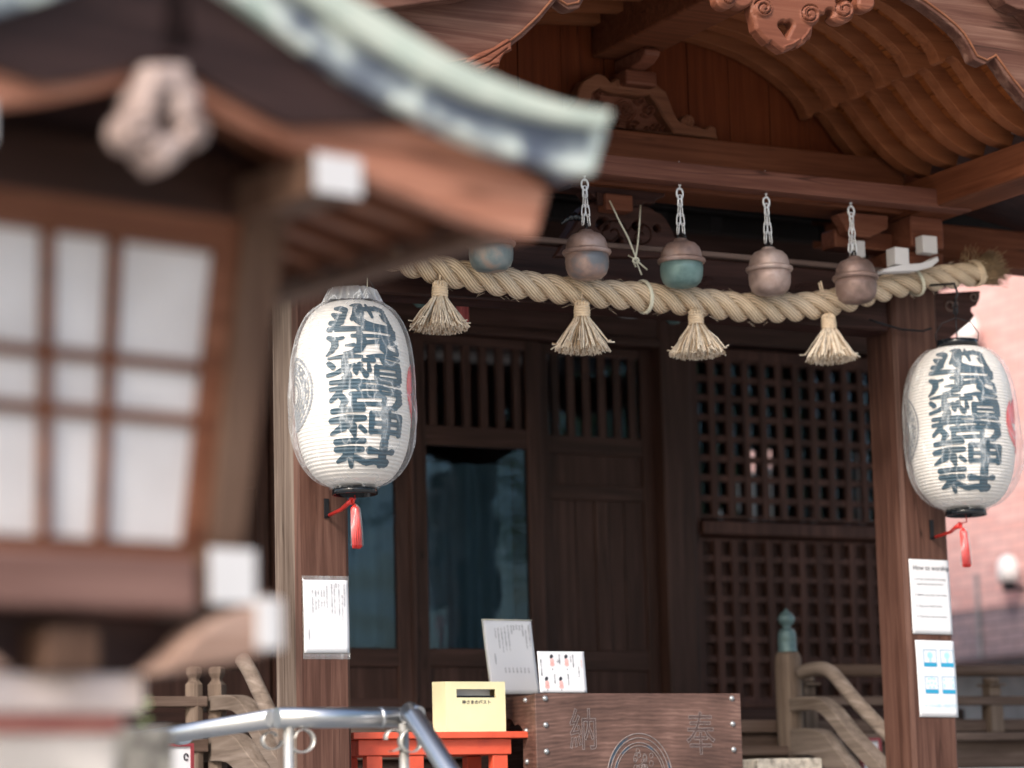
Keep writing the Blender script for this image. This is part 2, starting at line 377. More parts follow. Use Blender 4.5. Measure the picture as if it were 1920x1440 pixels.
def bronze(name, stops, seed):
    m, n, b = newmat(name); L = n.links
    tc = N(n, 'ShaderNodeTexCoord'); mp = N(n, 'ShaderNodeMapping'); mp.inputs['Location'].default_value = (seed, seed*2.3, seed*.7); L.new(tc.outputs['Object'], mp.inputs[0])
    ns = N(n, 'ShaderNodeTexNoise'); ns.inputs['Scale'].default_value = 11; ns.inputs['Detail'].default_value = 5; ns.inputs['Roughness'].default_value = .55; L.new(mp.outputs[0], ns.inputs['Vector'])
    r = ramp(n, stops); L.new(ns.outputs[0], r.inputs[0]); L.new(r.outputs[0], b.inputs['Base Color'])
    b.inputs['Roughness'].default_value = .5; b.inputs['Metallic'].default_value = .35
    n2 = N(n, 'ShaderNodeTexNoise'); n2.inputs['Scale'].default_value = 70; n2.inputs['Detail'].default_value = 4; L.new(tc.outputs['Object'], n2.inputs['Vector'])
    bp = N(n, 'ShaderNodeBump'); bp.inputs['Strength'].default_value = .25; bp.inputs['Distance'].default_value = .002; L.new(n2.outputs[0], bp.inputs['Height']); L.new(bp.outputs[0], b.inputs['Normal'])
    rr = N(n, 'ShaderNodeMapRange'); rr.inputs['To Min'].default_value = .38; rr.inputs['To Max'].default_value = .65; L.new(n2.outputs[0], rr.inputs[0]); L.new(rr.outputs[0], b.inputs['Roughness'])
    return m
BR = [(.35, (.17, .115, .10)), (.5, (.27, .18, .155)), (.65, (.36, .27, .25))]
GR = [(.35, (.085, .15, .15)), (.5, (.14, .23, .225)), (.68, (.20, .29, .28))]
BG = [(.38, (.13, .17, .18)), (.5, (.19, .225, .23)), (.62, (.34, .27, .23)), (.75, (.26, .22, .20))]
BP = [(.36, (.15, .16, .18)), (.5, (.27, .19, .17)), (.62, (.42, .29, .24))]
BT = [(.35, (.22, .155, .135)), (.5, (.33, .24, .215)), (.65, (.43, .34, .31))]

# rope: fibres run along each strand
m, n, b = newmat('rope_straw'); L = n.links
uvn = N(n, 'ShaderNodeUVMap'); sp = N(n, 'ShaderNodeSeparateXYZ'); L.new(uvn.outputs[0], sp.inputs[0])
ns = N(n, 'ShaderNodeTexNoise'); ns.inputs['Scale'].default_value = 3; L.new(uvn.outputs[0], ns.inputs['Vector'])
ad = N(n, 'ShaderNodeMath', operation='MULTIPLY_ADD'); ad.inputs[1].default_value = 2*math.pi*14; L.new(sp.outputs[0], ad.inputs[0]); 
nm = N(n, 'ShaderNodeMath', operation='MULTIPLY'); nm.inputs[1].default_value = 5; L.new(ns.outputs[0], nm.inputs[0]); L.new(nm.outputs[0], ad.inputs[2])
sn = N(n, 'ShaderNodeMath', operation='SINE'); L.new(ad.outputs[0], sn.inputs[0])
mr = N(n, 'ShaderNodeMapRange'); mr.inputs['From Min'].default_value = -1; L.new(sn.outputs[0], mr.inputs[0])
r = ramp(n, [(.0, (.34, .24, .155)), (.2, (.62, .48, .34)), (1, (.80, .655, .49))]); L.new(mr.outputs[0], r.inputs[0])
tc = N(n, 'ShaderNodeTexCoord'); nz = N(n, 'ShaderNodeTexNoise'); nz.inputs['Scale'].default_value = 14; nz.inputs['Detail'].default_value = 4; L.new(tc.outputs['Object'], nz.inputs['Vector'])
mix = N(n, 'ShaderNodeMix', data_type='RGBA', blend_type='MULTIPLY'); mix.inputs[0].default_value = .5
rz = ramp(n, [(.3, (.72, .68, .6)), (.6, (1, 1, 1))]); L.new(nz.outputs[0], rz.inputs[0])
L.new(r.outputs[0], mix.inputs[6]); L.new(rz.outputs[0], mix.inputs[7]); L.new(mix.outputs[2], b.inputs['Base Color'])
bp = N(n, 'ShaderNodeBump'); bp.inputs['Strength'].default_value = .9; bp.inputs['Distance'].default_value = .003; L.new(mr.outputs[0], bp.inputs['Height']); L.new(bp.outputs[0], b.inputs['Normal'])
b.inputs['Roughness'].default_value = .65; M['rope'] = m

# washi paper, a little see-through to light
def washi(name, col):
    m, n, b = newmat(name); b.inputs['Base Color'].default_value = (*col, 1); b.inputs['Roughness'].default_value = .7
    tr = N(n, 'ShaderNodeBsdfTranslucent'); tr.inputs[0].default_value = (*col, 1)
    mx = N(n, 'ShaderNodeMixShader'); mx.inputs[0].default_value = .25
    n.links.new(b.outputs[0], mx.inputs[1]); n.links.new(tr.outputs[0], mx.inputs[2]); n.links.new(mx.outputs[0], n.nodes['Material Output'].inputs[0])
    return m
M['washi'] = washi('washi_paper', (.80, .765, .73))
M['washi_white'] = washi('window_paper', (.80, .765, .78))
_n = M['washi_white'].node_tree; _t = N(_n, 'ShaderNodeTexCoord'); _x = N(_n, 'ShaderNodeTexNoise'); _x.inputs['Scale'].default_value = 5; _x.inputs['Detail'].default_value = 6; _n.links.new(_t.outputs['Object'], _x.inputs['Vector'])
_r = ramp(_n, [(.3, (.70, .66, .66)), (.65, (.83, .80, .81))]); _n.links.new(_x.outputs[0], _r.inputs[0]); _n.links.new(_r.outputs[0], _n.nodes['Principled BSDF'].inputs['Base Color'])
M['lantern_ink'] = plain('blue_black_ink', (.016, .050, .078), .5, var=.25, vscale=14)
M['crest_ink'] = plain('worn_grey_ink', (.20, .21, .23), .6, var=.2)
M['red_ink'] = plain('red_ink', (.70, .06, .07), .5, var=.1)
# clear plastic film: mostly see-through with glossy and milky creases
def film(name, lo=.008, hi=.5, milky=.085, scale=5):
    m, n, b = newmat(name); L = n.links; n.nodes.remove(b)
    t = N(n, 'ShaderNodeBsdfTransparent'); g = N(n, 'ShaderNodeBsdfGlossy'); g.inputs['Roughness'].default_value = .16
    d = N(n, 'ShaderNodeBsdfDiffuse'); d.inputs[0].default_value = (.92, .94, .96, 1)
    tc = N(n, 'ShaderNodeTexCoord'); mp = N(n, 'ShaderNodeMapping'); mp.inputs['Scale'].default_value = (1.5, 1.5, .55); mp.inputs['Rotation'].default_value = (.3, .2, 0); L.new(tc.outputs['Object'], mp.inputs[0])
    ns = N(n, 'ShaderNodeTexNoise'); ns.inputs['Scale'].default_value = scale; ns.inputs['Detail'].default_value = 3; ns.inputs['Distortion'].default_value = 1.4
    L.new(mp.outputs[0], ns.inputs['Vector'])
    bp = N(n, 'ShaderNodeBump'); bp.inputs['Strength'].default_value = .5; bp.inputs['Distance'].default_value = .02; L.new(ns.outputs[0], bp.inputs['Height']); L.new(bp.outputs[0], g.inputs['Normal'])
    lw = N(n, 'ShaderNodeLayerWeight'); lw.inputs[0].default_value = .22
    mr = N(n, 'ShaderNodeMapRange'); mr.inputs['To Min'].default_value = lo; mr.inputs['To Max'].default_value = hi; L.new(lw.outputs['Facing'], mr.inputs[0])
    m1 = N(n, 'ShaderNodeMixShader'); L.new(mr.outputs[0], m1.inputs[0]); L.new(t.outputs[0], m1.inputs[1]); gd = N(n, 'ShaderNodeMixShader'); gd.inputs[0].default_value = .55; L.new(g.outputs[0], gd.inputs[1]); L.new(d.outputs[0], gd.inputs[2]); L.new(gd.outputs[0], m1.inputs[2])
    # thin milky creases where the folded film doubles up
    ab = N(n, 'ShaderNodeMath', operation='SUBTRACT'); ab.inputs[1].default_value = .5; L.new(ns.outputs[0], ab.inputs[0])
    a2 = N(n, 'ShaderNodeMath', operation='ABSOLUTE'); L.new(ab.outputs[0], a2.inputs[0])
    rr = ramp(n, [(.0, (milky*3.2,)*3), (.012, (milky*1.2,)*3), (.05, (milky*.10,)*3)]); L.new(a2.outputs[0], rr.inputs[0])
    m2 = N(n, 'ShaderNodeMixShader'); L.new(rr.outputs[0], m2.inputs[0]); L.new(m1.outputs[0], m2.inputs[1]); L.new(d.outputs[0], m2.inputs[2])
    L.new(m2.outputs[0], n.nodes['Material Output'].inputs[0]); return m
M['film'] = film('clear_plastic_film')
M['film_milky'] = film('gathered_plastic_film', .45, .85, .25, 9)
M['sleeve'] = film('plastic_sleeve', .10, .3, .03, 3)
# window glass: reflection by angle, otherwise see-through
m, n, b = newmat('window_glass'); n.nodes.remove(b); L = n.links
t = N(n, 'ShaderNodeBsdfTransparent'); t.inputs[0].default_value = (.92, .96, .97, 1); g = N(n, 'ShaderNodeBsdfGlossy'); g.inputs['Roughness'].default_value = .04; g.inputs[0].default_value = (.34, .46, .62, 1)
fr = N(n, 'ShaderNodeFresnel'); fr.inputs[0].default_value = 1.55
tc = N(n, 'ShaderNodeTexCoord'); ns = N(n, 'ShaderNodeTexNoise'); ns.inputs['Scale'].default_value = 2.5; L.new(tc.outputs['Object'], ns.inputs['Vector'])
bp = N(n, 'ShaderNodeBump'); bp.inputs['Strength'].default_value = .35; bp.inputs['Distance'].default_value = .02; L.new(ns.outputs[0], bp.inputs['Height']); L.new(bp.outputs[0], g.inputs['Normal'])
mx = N(n, 'ShaderNodeMixShader'); L.new(fr.outputs[0], mx.inputs[0]); L.new(t.outputs[0], mx.inputs[1]); L.new(g.outputs[0], mx.inputs[2]); L.new(mx.outputs[0], n.nodes['Material Output'].inputs[0])
M['glass'] = m
# brick tiles
def brick(name, c1, c2, mortar):
    m, n, b = newmat(name); L = n.links
    tc = N(n, 'ShaderNodeTexCoord'); sp = N(n, 'ShaderNodeSeparateXYZ'); L.new(tc.outputs['Object'], sp.inputs[0]); cb = N(n, 'ShaderNodeCombineXYZ')
    L.new(sp.outputs[1], cb.inputs[0]); L.new(sp.outputs[2], cb.inputs[1])
    br = N(n, 'ShaderNodeTexBrick'); br.inputs['Scale'].default_value = 1; br.inputs['Brick Width'].default_value = .24; br.inputs['Row Height'].default_value = .068; br.inputs['Mortar Size'].default_value = .007
    br.inputs['Color1'].default_value = (*c1, 1); br.inputs['Color2'].default_value = (*c2, 1); br.inputs['Mortar'].default_value = (*mortar, 1)
    L.new(cb.outputs[0], br.inputs['Vector']); L.new(br.outputs[0], b.inputs['Base Color']); b.inputs['Roughness'].default_value = .7
    bp = N(n, 'ShaderNodeBump'); bp.inputs['Strength'].default_value = .5; bp.inputs['Distance'].default_value = .01; bp.invert = True; L.new(br.outputs['Fac'], bp.inputs['Height']); L.new(bp.outputs[0], b.inputs['Normal'])
    return m
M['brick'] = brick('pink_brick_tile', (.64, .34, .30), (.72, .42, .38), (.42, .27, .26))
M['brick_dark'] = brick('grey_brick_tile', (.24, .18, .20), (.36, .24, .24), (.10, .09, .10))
# offering box wood with big flat-sawn rings
m, n, b = newmat('offering_box_wood'); L = n.links
tc = N(n, 'ShaderNodeTexCoord'); mp = N(n, 'ShaderNodeMapping'); mp.inputs['Location'].default_value = (-.02, 0, .1); mp.inputs['Scale'].default_value = (1.0, .25, 2.6); L.new(tc.outputs['Object'], mp.inputs[0])
wv = N(n, 'ShaderNodeTexWave', wave_type='RINGS', rings_direction='Y'); wv.inputs['Scale'].default_value = 8; wv.inputs['Distortion'].default_value = 4.5; wv.inputs['Detail'].default_value = 4; wv.inputs['Detail Scale'].default_value = 2.2; L.new(mp.outputs[0], wv.inputs['Vector'])
mp2 = N(n, 'ShaderNodeMapping'); mp2.inputs['Scale'].default_value = (5, 20, 75); L.new(tc.outputs['Object'], mp2.inputs[0])
n1 = N(n, 'ShaderNodeTexNoise'); n1.inputs['Scale'].default_value = 1; n1.inputs['Detail'].default_value = 8; L.new(mp2.outputs[0], n1.inputs['Vector'])
n3 = N(n, 'ShaderNodeTexNoise'); n3.inputs['Scale'].default_value = 5; n3.inputs['Detail'].default_value = 3; L.new(tc.outputs['Object'], n3.inputs['Vector'])
a1 = N(n, 'ShaderNodeMath', operation='MULTIPLY'); a1.inputs[1].default_value = .07; L.new(wv.outputs['Fac'], a1.inputs[0])
a2 = N(n, 'ShaderNodeMath', operation='MULTIPLY_ADD'); a2.inputs[1].default_value = .40; L.new(n1.outputs[0], a2.inputs[0]); L.new(a1.outputs[0], a2.inputs[2])
a3 = N(n, 'ShaderNodeMath', operation='MULTIPLY_ADD'); a3.inputs[1].default_value = .52; L.new(n3.outputs[0], a3.inputs[0]); L.new(a2.outputs[0], a3.inputs[2])
r = ramp(n, [(.40, (.062, .030, .022)), (.55, (.125, .065, .050)), (.70, (.235, .135, .108))]); L.new(a3.outputs[0], r.inputs[0]); L.new(r.outputs[0], b.inputs['Base Color'])
bp = N(n, 'ShaderNodeBump'); bp.inputs['Strength'].default_value = .4; bp.inputs['Distance'].default_value = .003; L.new(a3.outputs[0], bp.inputs['Height']); L.new(bp.outputs[0], b.inputs['Normal'])
b.inputs['Roughness'].default_value = .55; M['boxwood'] = m

# ------------------------------------------------------------------ lettering
def text_mesh(body, size, bold=0.0, outline=0.0, align='CENTER', line=1.0):
    cu = bpy.data.curves.new('lettering', 'FONT'); cu.body = body; cu.size = size; cu.align_x = align; cu.align_y = 'TOP'; cu.space_line = line
    cu.resolution_u = 3; cu.offset = bold
    if outline: cu.fill_mode = 'NONE'; cu.bevel_depth = outline; cu.bevel_resolution = 0
    ob = bpy.data.objects.new('lettering', cu); COL.objects.link(ob)
    bpy.context.view_layer.update()
    dg = bpy.context.evaluated_depsgraph_get()
    me = bpy.data.meshes.new_from_object(ob.evaluated_get(dg))
    vs = [tuple(v.co) for v in me.vertices]; fs = [tuple(p.vertices) for p in me.polygons]
    bpy.data.objects.remove(ob); bpy.data.curves.remove(cu); bpy.data.meshes.remove(me)
    return vs, fs
def put_text(mb, body, size, mapf, mi=0, **kw):
    vs, fs = text_mesh(body, size, **kw)
    if vs: mb.add([mapf(x, y, z) for x, y, z in vs], fs, mi)
def put_column(mb, body, size, x, y, mapf, mi=0, pitch=1.05):
    put_text(mb, '\n'.join(body), size, lambda a, b_, c: mapf(x+a, y+b_, c), mi, line=pitch*.75)

# =================================================================== SETTING
g = MB(); S = 260; g.add([(-S, -S, 0), (S, -S, 0), (S, S, 0), (-S, S, 0)], [(0, 1, 2, 3)])
single('ground', g, M['ground'], kind='structure')
FLOOR = 1.35
g = MB(); g.box(1.2, 9.6, 8.3, 19, .004, FLOOR-.012); g.box(2.2, 8.6, 7.9, 8.3, .004, 1.12); g.box(2.4, 8.4, 7.55, 7.9, .004, .9); g.box(2.6, 8.2, 7.2, 7.55, .004, .68); g.box(2.8, 8.0, 6.85, 7.2, .004, .46); g.box(3.0, 7.8, 6.5, 6.85, .004, .24)
single('stone_platform', g, M['step'], kind='structure', bev=.012)

# =================================================================== SHRINE HALL
CX = 5.37
hall = thing('shrine_hall', 'dark brown wooden shrine hall with curved gable porch, lattice wall and glazed doors', 'shrine', (CX, 9.0, FLOOR))
YF = 9.0
def pillar(x0, x1, mats, y0=YF, dep=.205, c=.016):
    mb = MB(); z0, z1 = FLOOR, 3.66; y1 = y0+dep
    ring = [(x0+c, y0), (x1-c, y0), (x1, y0+c), (x1, y1-c), (x1-c, y1), (x0+c, y1), (x0, y1-c), (x0, y0+c)]
    v = [(x, y, z0) for x, y in ring]+[(x, y, z1) for x, y in ring]
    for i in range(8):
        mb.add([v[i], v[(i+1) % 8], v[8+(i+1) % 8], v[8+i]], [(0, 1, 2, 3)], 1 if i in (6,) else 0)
    mb.add(v[8:], [tuple(range(8))], 0)
    return part('pillar', mb, mats, hall)
pillar(3.95, 4.157, [M['pillar'], M['pillar_grey']])
pillar(6.565, 6.787, [M['pillar'], M['pillar']])
# lower dark rainbow beam
mb = MB(); lo = []; hi = []
for i in range(25):
    x = 4.158+i*(6.564-4.158)/24; lo.append((x, 3.392+.012*math.cos((x-CX)*1.3))); hi.append((x, 3.628+.006*math.cos((x-CX)*1.3)))
mb.strip(lo, hi, 9.03, 9.18)
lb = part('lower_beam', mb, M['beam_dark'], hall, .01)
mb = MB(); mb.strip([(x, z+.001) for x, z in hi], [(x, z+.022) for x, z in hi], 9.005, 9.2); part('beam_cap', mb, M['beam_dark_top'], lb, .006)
# carved vine lines on the beam face
mb = MB()
for (cx, cz, s, a0) in ((4.66, 3.53, 1, 3.4), (4.86, 3.53, -1, 0), (5.62, 3.52, 1, 3.3), (5.72, 3.54, -1, 5.8), (6.10, 3.53, 1, 2.9), (6.36, 3.50, -1, 5.6)):
    for k in range(3):
        pts = [(cx+s*(.02+.10*t), 9.028, cz+(.02*k)-.02+(.07-.02*k)*math.sin(t*2.2)*(.6 if k else .35)) for t in [i/10 for i in range(11)]]
        mb.tube(pts, [.0035*(1-.7*i/10) for i in range(11)], 5)
split_parts('carved_line', mb, M['carving_dark'], lb)
# beam nose right of the right pillar
mb = MB(); px = [(1750, 545), (1772, 546), (1851, 541), (1848, 560), (1843, 570), (1834, 573), (1833, 580), (1840, 588), (1832, 600), (1812, 616), (1797, 628), (1786, 640), (1772, 648), (1752, 652)]
mb.prism([(P(a, b_, 8.99)[0], P(a, b_, 8.99)[2]) for a, b_ in px], 9.03, 9.15)
nose = part('beam_nose', mb, M['carving_dark'], hall, .008)
mb = MB()
for sx, sy, r0 in ((1782, 572, 14), (1826, 556, 10)):
    mb.tube([tuple(P(a, b_, 9.026)) for a, b_ in spiral(sx, sy, 3, r0, 1.0, -1.3)], .004, 6)
split_parts('scroll', mb, M['beam_dark_top'], nose)
mb = MB(); mb.box(3.72, 3.949, 9.02, 9.14, 3.40, 3.62); part('beam_nose', mb, M['carving_dark'], hall, .01)

# upper beam, hanging plank, gable boards
mb = MB(); mb.box(3.9, 6.62, 8.95, 9.15, 3.864, 4.088); part('upper_beam', mb, M['beam'], hall, .008)
mb = MB(); mb.box(3.85, P(1822, 395, 8.72)[0], 8.72, 8.80, 3.842, 3.918)
plank = part('hanging_plank', mb, M['plank'], hall, .004)
mb = MB(); x = 3.8; k = 0
while x < 7.0:
    w_ = .19; mb.box(x+.0015, x+w_-.0015, 9.10+.002*(k % 2), 9.13, 4.02, 4.75); x += w_; k += 1
mb.box(3.8, 7.0, 9.131, 9.15, 4.02, 4.75)
mb_ = MB(); mb_.box(4.2, 4.26, 8.80, 8.95, 3.87, 3.905); mb_.box(6.62, 6.68, 8.80, 8.95, 3.87, 3.905); split_parts('plank_bracket', mb_, M['plank'], hall)
part('gable_boards', mb, M['boards'], hall, .002)

# curved rafters (karahafu profile)
half = [(CX, 4.525), (5.50, 4.520), (5.60, 4.512), (5.70, 4.503), (5.80, 4.487), (5.90, 4.462), (5.98, 4.432), (6.06, 4.390), (6.12, 4.352), (6.160, 4.318), (6.186, 4.284), (6.203, 4.243),
        (6.222, 4.240), (6.240, 4.262), (6.265, 4.270), (6.292, 4.256), (6.32, 4.224), (6.36, 4.175), (6.42, 4.115), (6.48, 4.065), (6.54, 4.03), (6.60, 4.01), (6.66, 4.0)]
def mirror(h): return [(2*CX-x, z) for x, z in h[::-1]]+h[1:]
PROF = mirror(half)
def offs(pr, d):
    out = []
    for i, (x, z) in enumerate(pr):
        a = pr[max(i-2, 0)]; b_ = pr[min(i+2, len(pr)-1)]; tx, tz = b_[0]-a[0], b_[1]-a[1]; l = math.hypot(tx, tz)
        out.append((x-tz/l*d, z+tx/l*d))
    return out
def offs2(pr, d):
    n_ = len(pr); nr = []
    for i in range(n_):
        a = pr[max(i-2, 0)]; b_ = pr[min(i+2, n_-1)]; tx, tz = b_[0]-a[0], b_[1]-a[1]; l = math.hypot(tx, tz); nr.append((-tz/l, tx/l))
    out = []
    for i in range(n_):
        w_ = [(math.exp(-((pr[j][0]-pr[i][0])/.12)**2), j) for j in range(n_)]; S_ = sum(a for a, _ in w_)
        nx_ = sum(a*nr[j][0] for a, j in w_)/S_; nz_ = sum(a*nr[j][1] for a, j in w_)/S_; l = math.hypot(nx_, nz_)
        w2 = [(math.exp(-((pr[j][0]-pr[i][0])/.05)**2), j) for j in range(n_)]; S2 = sum(a for a, _ in w2)
        bx_ = sum(a*pr[j][0] for a, j in w2)/S2; bz_ = sum(a*pr[j][1] for a, j in w2)/S2
        k_ = min(1, abs(d)/.1) if 2 < i < n_-3 else 0
        out.append((pr[i][0]*(1-k_)+bx_*k_+nx_/l*d, pr[i][1]*(1-k_)+bz_*k_+nz_/l*d))
    for i in range(1, n_):
        if out[i][0] < out[i-1][0]+.001: out[i] = (out[i-1][0]+.001, out[i][1])
    return out
def smoothprof(pr):           # without the cusp, for boards above
    return [p for p in pr if abs(abs(p[0]-CX)-.862) > .045]
mb = MB(); mb.strip(PROF, offs2(PROF, .085), 0, .060)
raf_me = mb.mesh('rafter', M['rafter'], (CX, 0, FLOOR))
for k in range(6):
    o = bpy.data.objects.new('rafter', raf_me); COL.objects.link(o); o.parent = hall; o.location = (0, 9.05-.175*k-9.0-.036, 0); bevel(o, .003)
SP = smoothprof(PROF)
def resample(pr, step):
    out = [pr[0]]; acc = 0
    for a, b_ in zip(pr[:-1], pr[1:]):
        l = math.hypot(b_[0]-a[0], b_[1]-a[1]); n_ = max(1, int(l/.01))
        for i in range(1, n_+1):
            acc += l/n_
            if acc >= step: out.append((a[0]+(b_[0]-a[0])*i/n_, a[1]+(b_[1]-a[1])*i/n_)); acc = 0
    return out
c0 = resample(offs2(SP, .066), .066)
mb = MB()
for a, b_ in zip(c0[:-1], c0[1:]):
    t = .05; p = (a[0]+(b_[0]-a[0])*t, a[1]+(b_[1]-a[1])*t); q = (b_[0]-(b_[0]-a[0])*t, b_[1]-(b_[1]-a[1])*t)
    mb.strip([p, q], [(p[0], p[1]+.014), (q[0], q[1]+.014)], 7.95, 9.1)
part('ceiling_boards', mb, M['ceiling'], hall)
ext = [(x, z) for x, z in SP]
ex2 = [(3.1, 3.86), (3.5, 3.93)]+ext[1:-1]+[(7.24, 3.93), (7.64, 3.86)]
mb = MB(); mb.strip(offs2(ex2, .10), offs2(ex2, .45), 7.93, 9.6)
part('porch_roof', mb, M['carving_dark'], hall)
# bargeboard in front
BP_ = offs([(x, z) for x, z in PROF], -.055)
BPx = [(3.35, 3.80), (3.6, 3.835), (3.82, 3.87)]+BP_[1:-1]+[(6.92, 3.87), (7.14, 3.835), (7.39, 3.80)]
BPx = [(x+.028*(x-CX)/.862, z-.008) for x, z in BPx]
mb = MB(); mb.strip(BPx, offs2(BPx, .22), 7.92, 7.98)
bb = part('bargeboard', mb, M['barge'], hall, .006)
mb = MB(); mb.strip(offs2(BPx, .205), offs2(BPx, .66), 7.84, 7.919); part('upper_bargeboard', mb, M['barge'], bb, .006)
mb = MB()
for sgn in (1,):
    mb.tube([(x, 7.917, z) for x, z in offs2(BPx, .016)], .0045, 6)
part('edge_moulding', mb, M['carving_light'], bb)
# ridge beam and block over the strut
mb = MB(); mb.box(5.26, 5.47, 7.94, 9.09, 4.40, 4.62); part('ridge_beam', mb, M['beam'], hall, .01)
mb = MB(); mb.box(5.335, 5.475, 8.96, 9.095, 4.275, 4.335); mb.prismx([(9.09, 4.336), (8.97, 4.336), (8.90, 4.345), (8.86, 4.365), (8.85, 4.385), (8.87, 4.399), (9.09, 4.399)], 5.36, 5.43)
part('ridge_block', mb, M['carving'], hall, .01)
# side purlin carrying the rafter feet
mb = MB(); mb.box(6.60, 6.80, 7.94, 9.6, 3.85, 3.985); mb.box(3.94, 4.14, 7.94, 9.6, 3.85, 3.985); split_parts('purlin', mb, M['purlin'], hall, .008)
mb = MB(); mb.box(6.801, 7.7, 9.02, 9.16, 3.70, 3.86); part('side_beam', mb, M['beam'], hall, .008)

# carved pendant under the bargeboard peak
def mapY(Y): return lambda x, y, h: P(x, y, Y)+np.array([0, -h, 0])
def fg(X, Y):
    cxy = lambda a, b_: (1320+a/5.053, b_/5.053)
    body = [cxy(*q) for q in [(440, 120), (465, 200), (485, 285), (505, 305), (512, 318), (560, 375), (605, 417), (622, 403), (670, 445), (745, 497), (810, 480), (872, 440), (880, 462), (950, 418), (985, 372), (992, 390), (1018, 335), (1030, 240), (1060, 100), (1080, -120), (700, -420), (430, -120)]]
    g = f_poly(X, Y, body)
    for (a, b_, r_) in ((545, 85, 105), (985, 145, 112), (1300, 110, 118), (210, -15, 100), (1130, 20, 120), (360, -30, 110), (1530, 30, 85)):
        x, y = cxy(a, b_); g = np.maximum(g, f_circ(X, Y, x, y, r_/5.053))
    hx, hy = cxy(765, 275)
    heart = np.maximum(np.maximum(f_circ(X, Y, hx-6, hy-6, 7.5), f_circ(X, Y, hx+6, hy-6, 7.5)), f_poly(X, Y, [(hx-13, hy-4), (hx+13, hy-4), (hx+2, hy+18)]))
    g = np.minimum(g, -heart)
    for (a, b_, r_) in ((1180, 130, 38), (1275, 20, 30)):
        x, y = cxy(a, b_); g = np.minimum(g, -f_circ(X, Y, x, y, r_/5.053))
    return g
def rg(X, Y, G):
    h = .012*np.clip(G/4, 0, 1)
    cxy = lambda a, b_: (1320+a/5.053, b_/5.053)
    for (a, b_, r_, a0, tn) in ((545, 85, 88, 1.2, -1.6), (985, 145, 95, 1.9, 1.6), (1310, 100, 90, 2.5, 1.4), (210, -15, 80, 1.0, -1.4)):
        x, y = cxy(a, b_); s = f_line(X, Y, spiral(x, y, 4, r_/5.053, a0, tn), 2.6); h -= .018*np.clip(s/1.3+.3, 0, 1)
        h += .010*np.clip(f_circ(X, Y, x, y, r_/5.053)/3, 0, 1)-.006*np.clip(f_line(X, Y, spiral(x, y, 8, (r_+14)/5.053, a0+.4, tn*.55), 1.6)/1.0+.3, 0, 1)
    s = f_line(X, Y, [cxy(*q) for q in ((750, 448), (830, 420), (890, 378))], 2); h += .008*np.clip(s+.4, 0, 1)
    s = f_line(X, Y, [cxy(*q) for q in ((905, 390), (960, 330), (985, 285))], 2); h += .008*np.clip(s+.4, 0, 1)
    return h
mb = MB(); carve(mb, fg, 1340, 1650, -90, 102, 1.6, mapY(7.88), .038, rg); part('carved_pendant', mb, M['carving'], hall)
# leaf ornament under the left end of the bargeboard
def fl(X, Y):
    c = lambda a, b_: (600+a*.3646, b_*.3646)
    return np.maximum(f_poly(X, Y, [c(*q) for q in [(740, 320), (800, 280), (900, 240), (960, 200), (980, 205), (985, 260), (950, 270), (925, 315), (920, 345), (890, 350), (845, 372), (800, 355)]]), -1e3)
def rl(X, Y, G):
    c = lambda a, b_: (600+a*.3646, b_*.3646)
    h = .01*np.clip(G/3, 0, 1)
    for q in (((760, 330), (850, 290), (975, 215)), ((800, 345), (870, 320), (960, 250)), ((850, 360), (880, 335), (915, 330))):
        h -= .012*np.clip(f_line(X, Y, [c(*p) for p in q], 2)+.4, 0, 1)
    return h
mb = MB(); carve(mb, fl, 865, 965, 68, 142, 1.2, mapY(7.89), .03, rl); part('carved_leaf', mb, M['carving'], hall)

# upper frog-leg strut with flower carving
c4 = lambda a, b_: (1060+a/6.4, 100+b_/6.4)
def fk_body(X, Y):
    o = f_poly(X, Y, [c4(*q) for q in [(-60, 860), (40, 660), (120, 560), (150, 430), (200, 330), (280, 290), (330, 250), (390, 240), (470, 270), (540, 345), (600, 300), (870, 345), (1000, 330), (1080, 360), (1140, 420), (1200, 460), (1245, 560), (1290, 690), (1340, 790), (1400, 845), (1480, 880), (1560, 870), (1680, 910), (1720, 900), (1800, 940), (1830, 1040), (1300, 975), (560, 890)]])
    o = np.maximum(o, f_circ(X, Y, *c4(1465, 820), 13)); o = np.maximum(o, f_circ(X, Y, *c4(1740, 940), 11))
    i = f_poly(X, Y, [c4(*q) for q in [(250, 800), (290, 600), (320, 480), (400, 420), (560, 480), (700, 490), (900, 520), (1000, 500), (1080, 600), (1150, 740), (1290, 960), (600, 890)]])
    return np.minimum(o, -i)
def rk(X, Y, G):
    h = .010*np.clip(G/2.5, 0, 1)
    h -= .012*np.clip(f_line(X, Y, spiral(*c4(1465, 820), 2, 10, 2.4, 1.3), 1.6)+.5, 0, 1)
    h -= .010*np.clip(f_line(X, Y, [c4(*q) for q in ((590, 300), (620, 430), (820, 455))], 1.2)+.3, 0, 1)
    return h
def fk_flower(X, Y):
    return f_poly(X, Y, [c4(*q) for q in [(255, 790), (295, 590), (325, 485), (400, 428), (560, 488), (700, 498), (900, 528), (995, 510), (1070, 610), (1140, 745), (1280, 955), (600, 885)]])
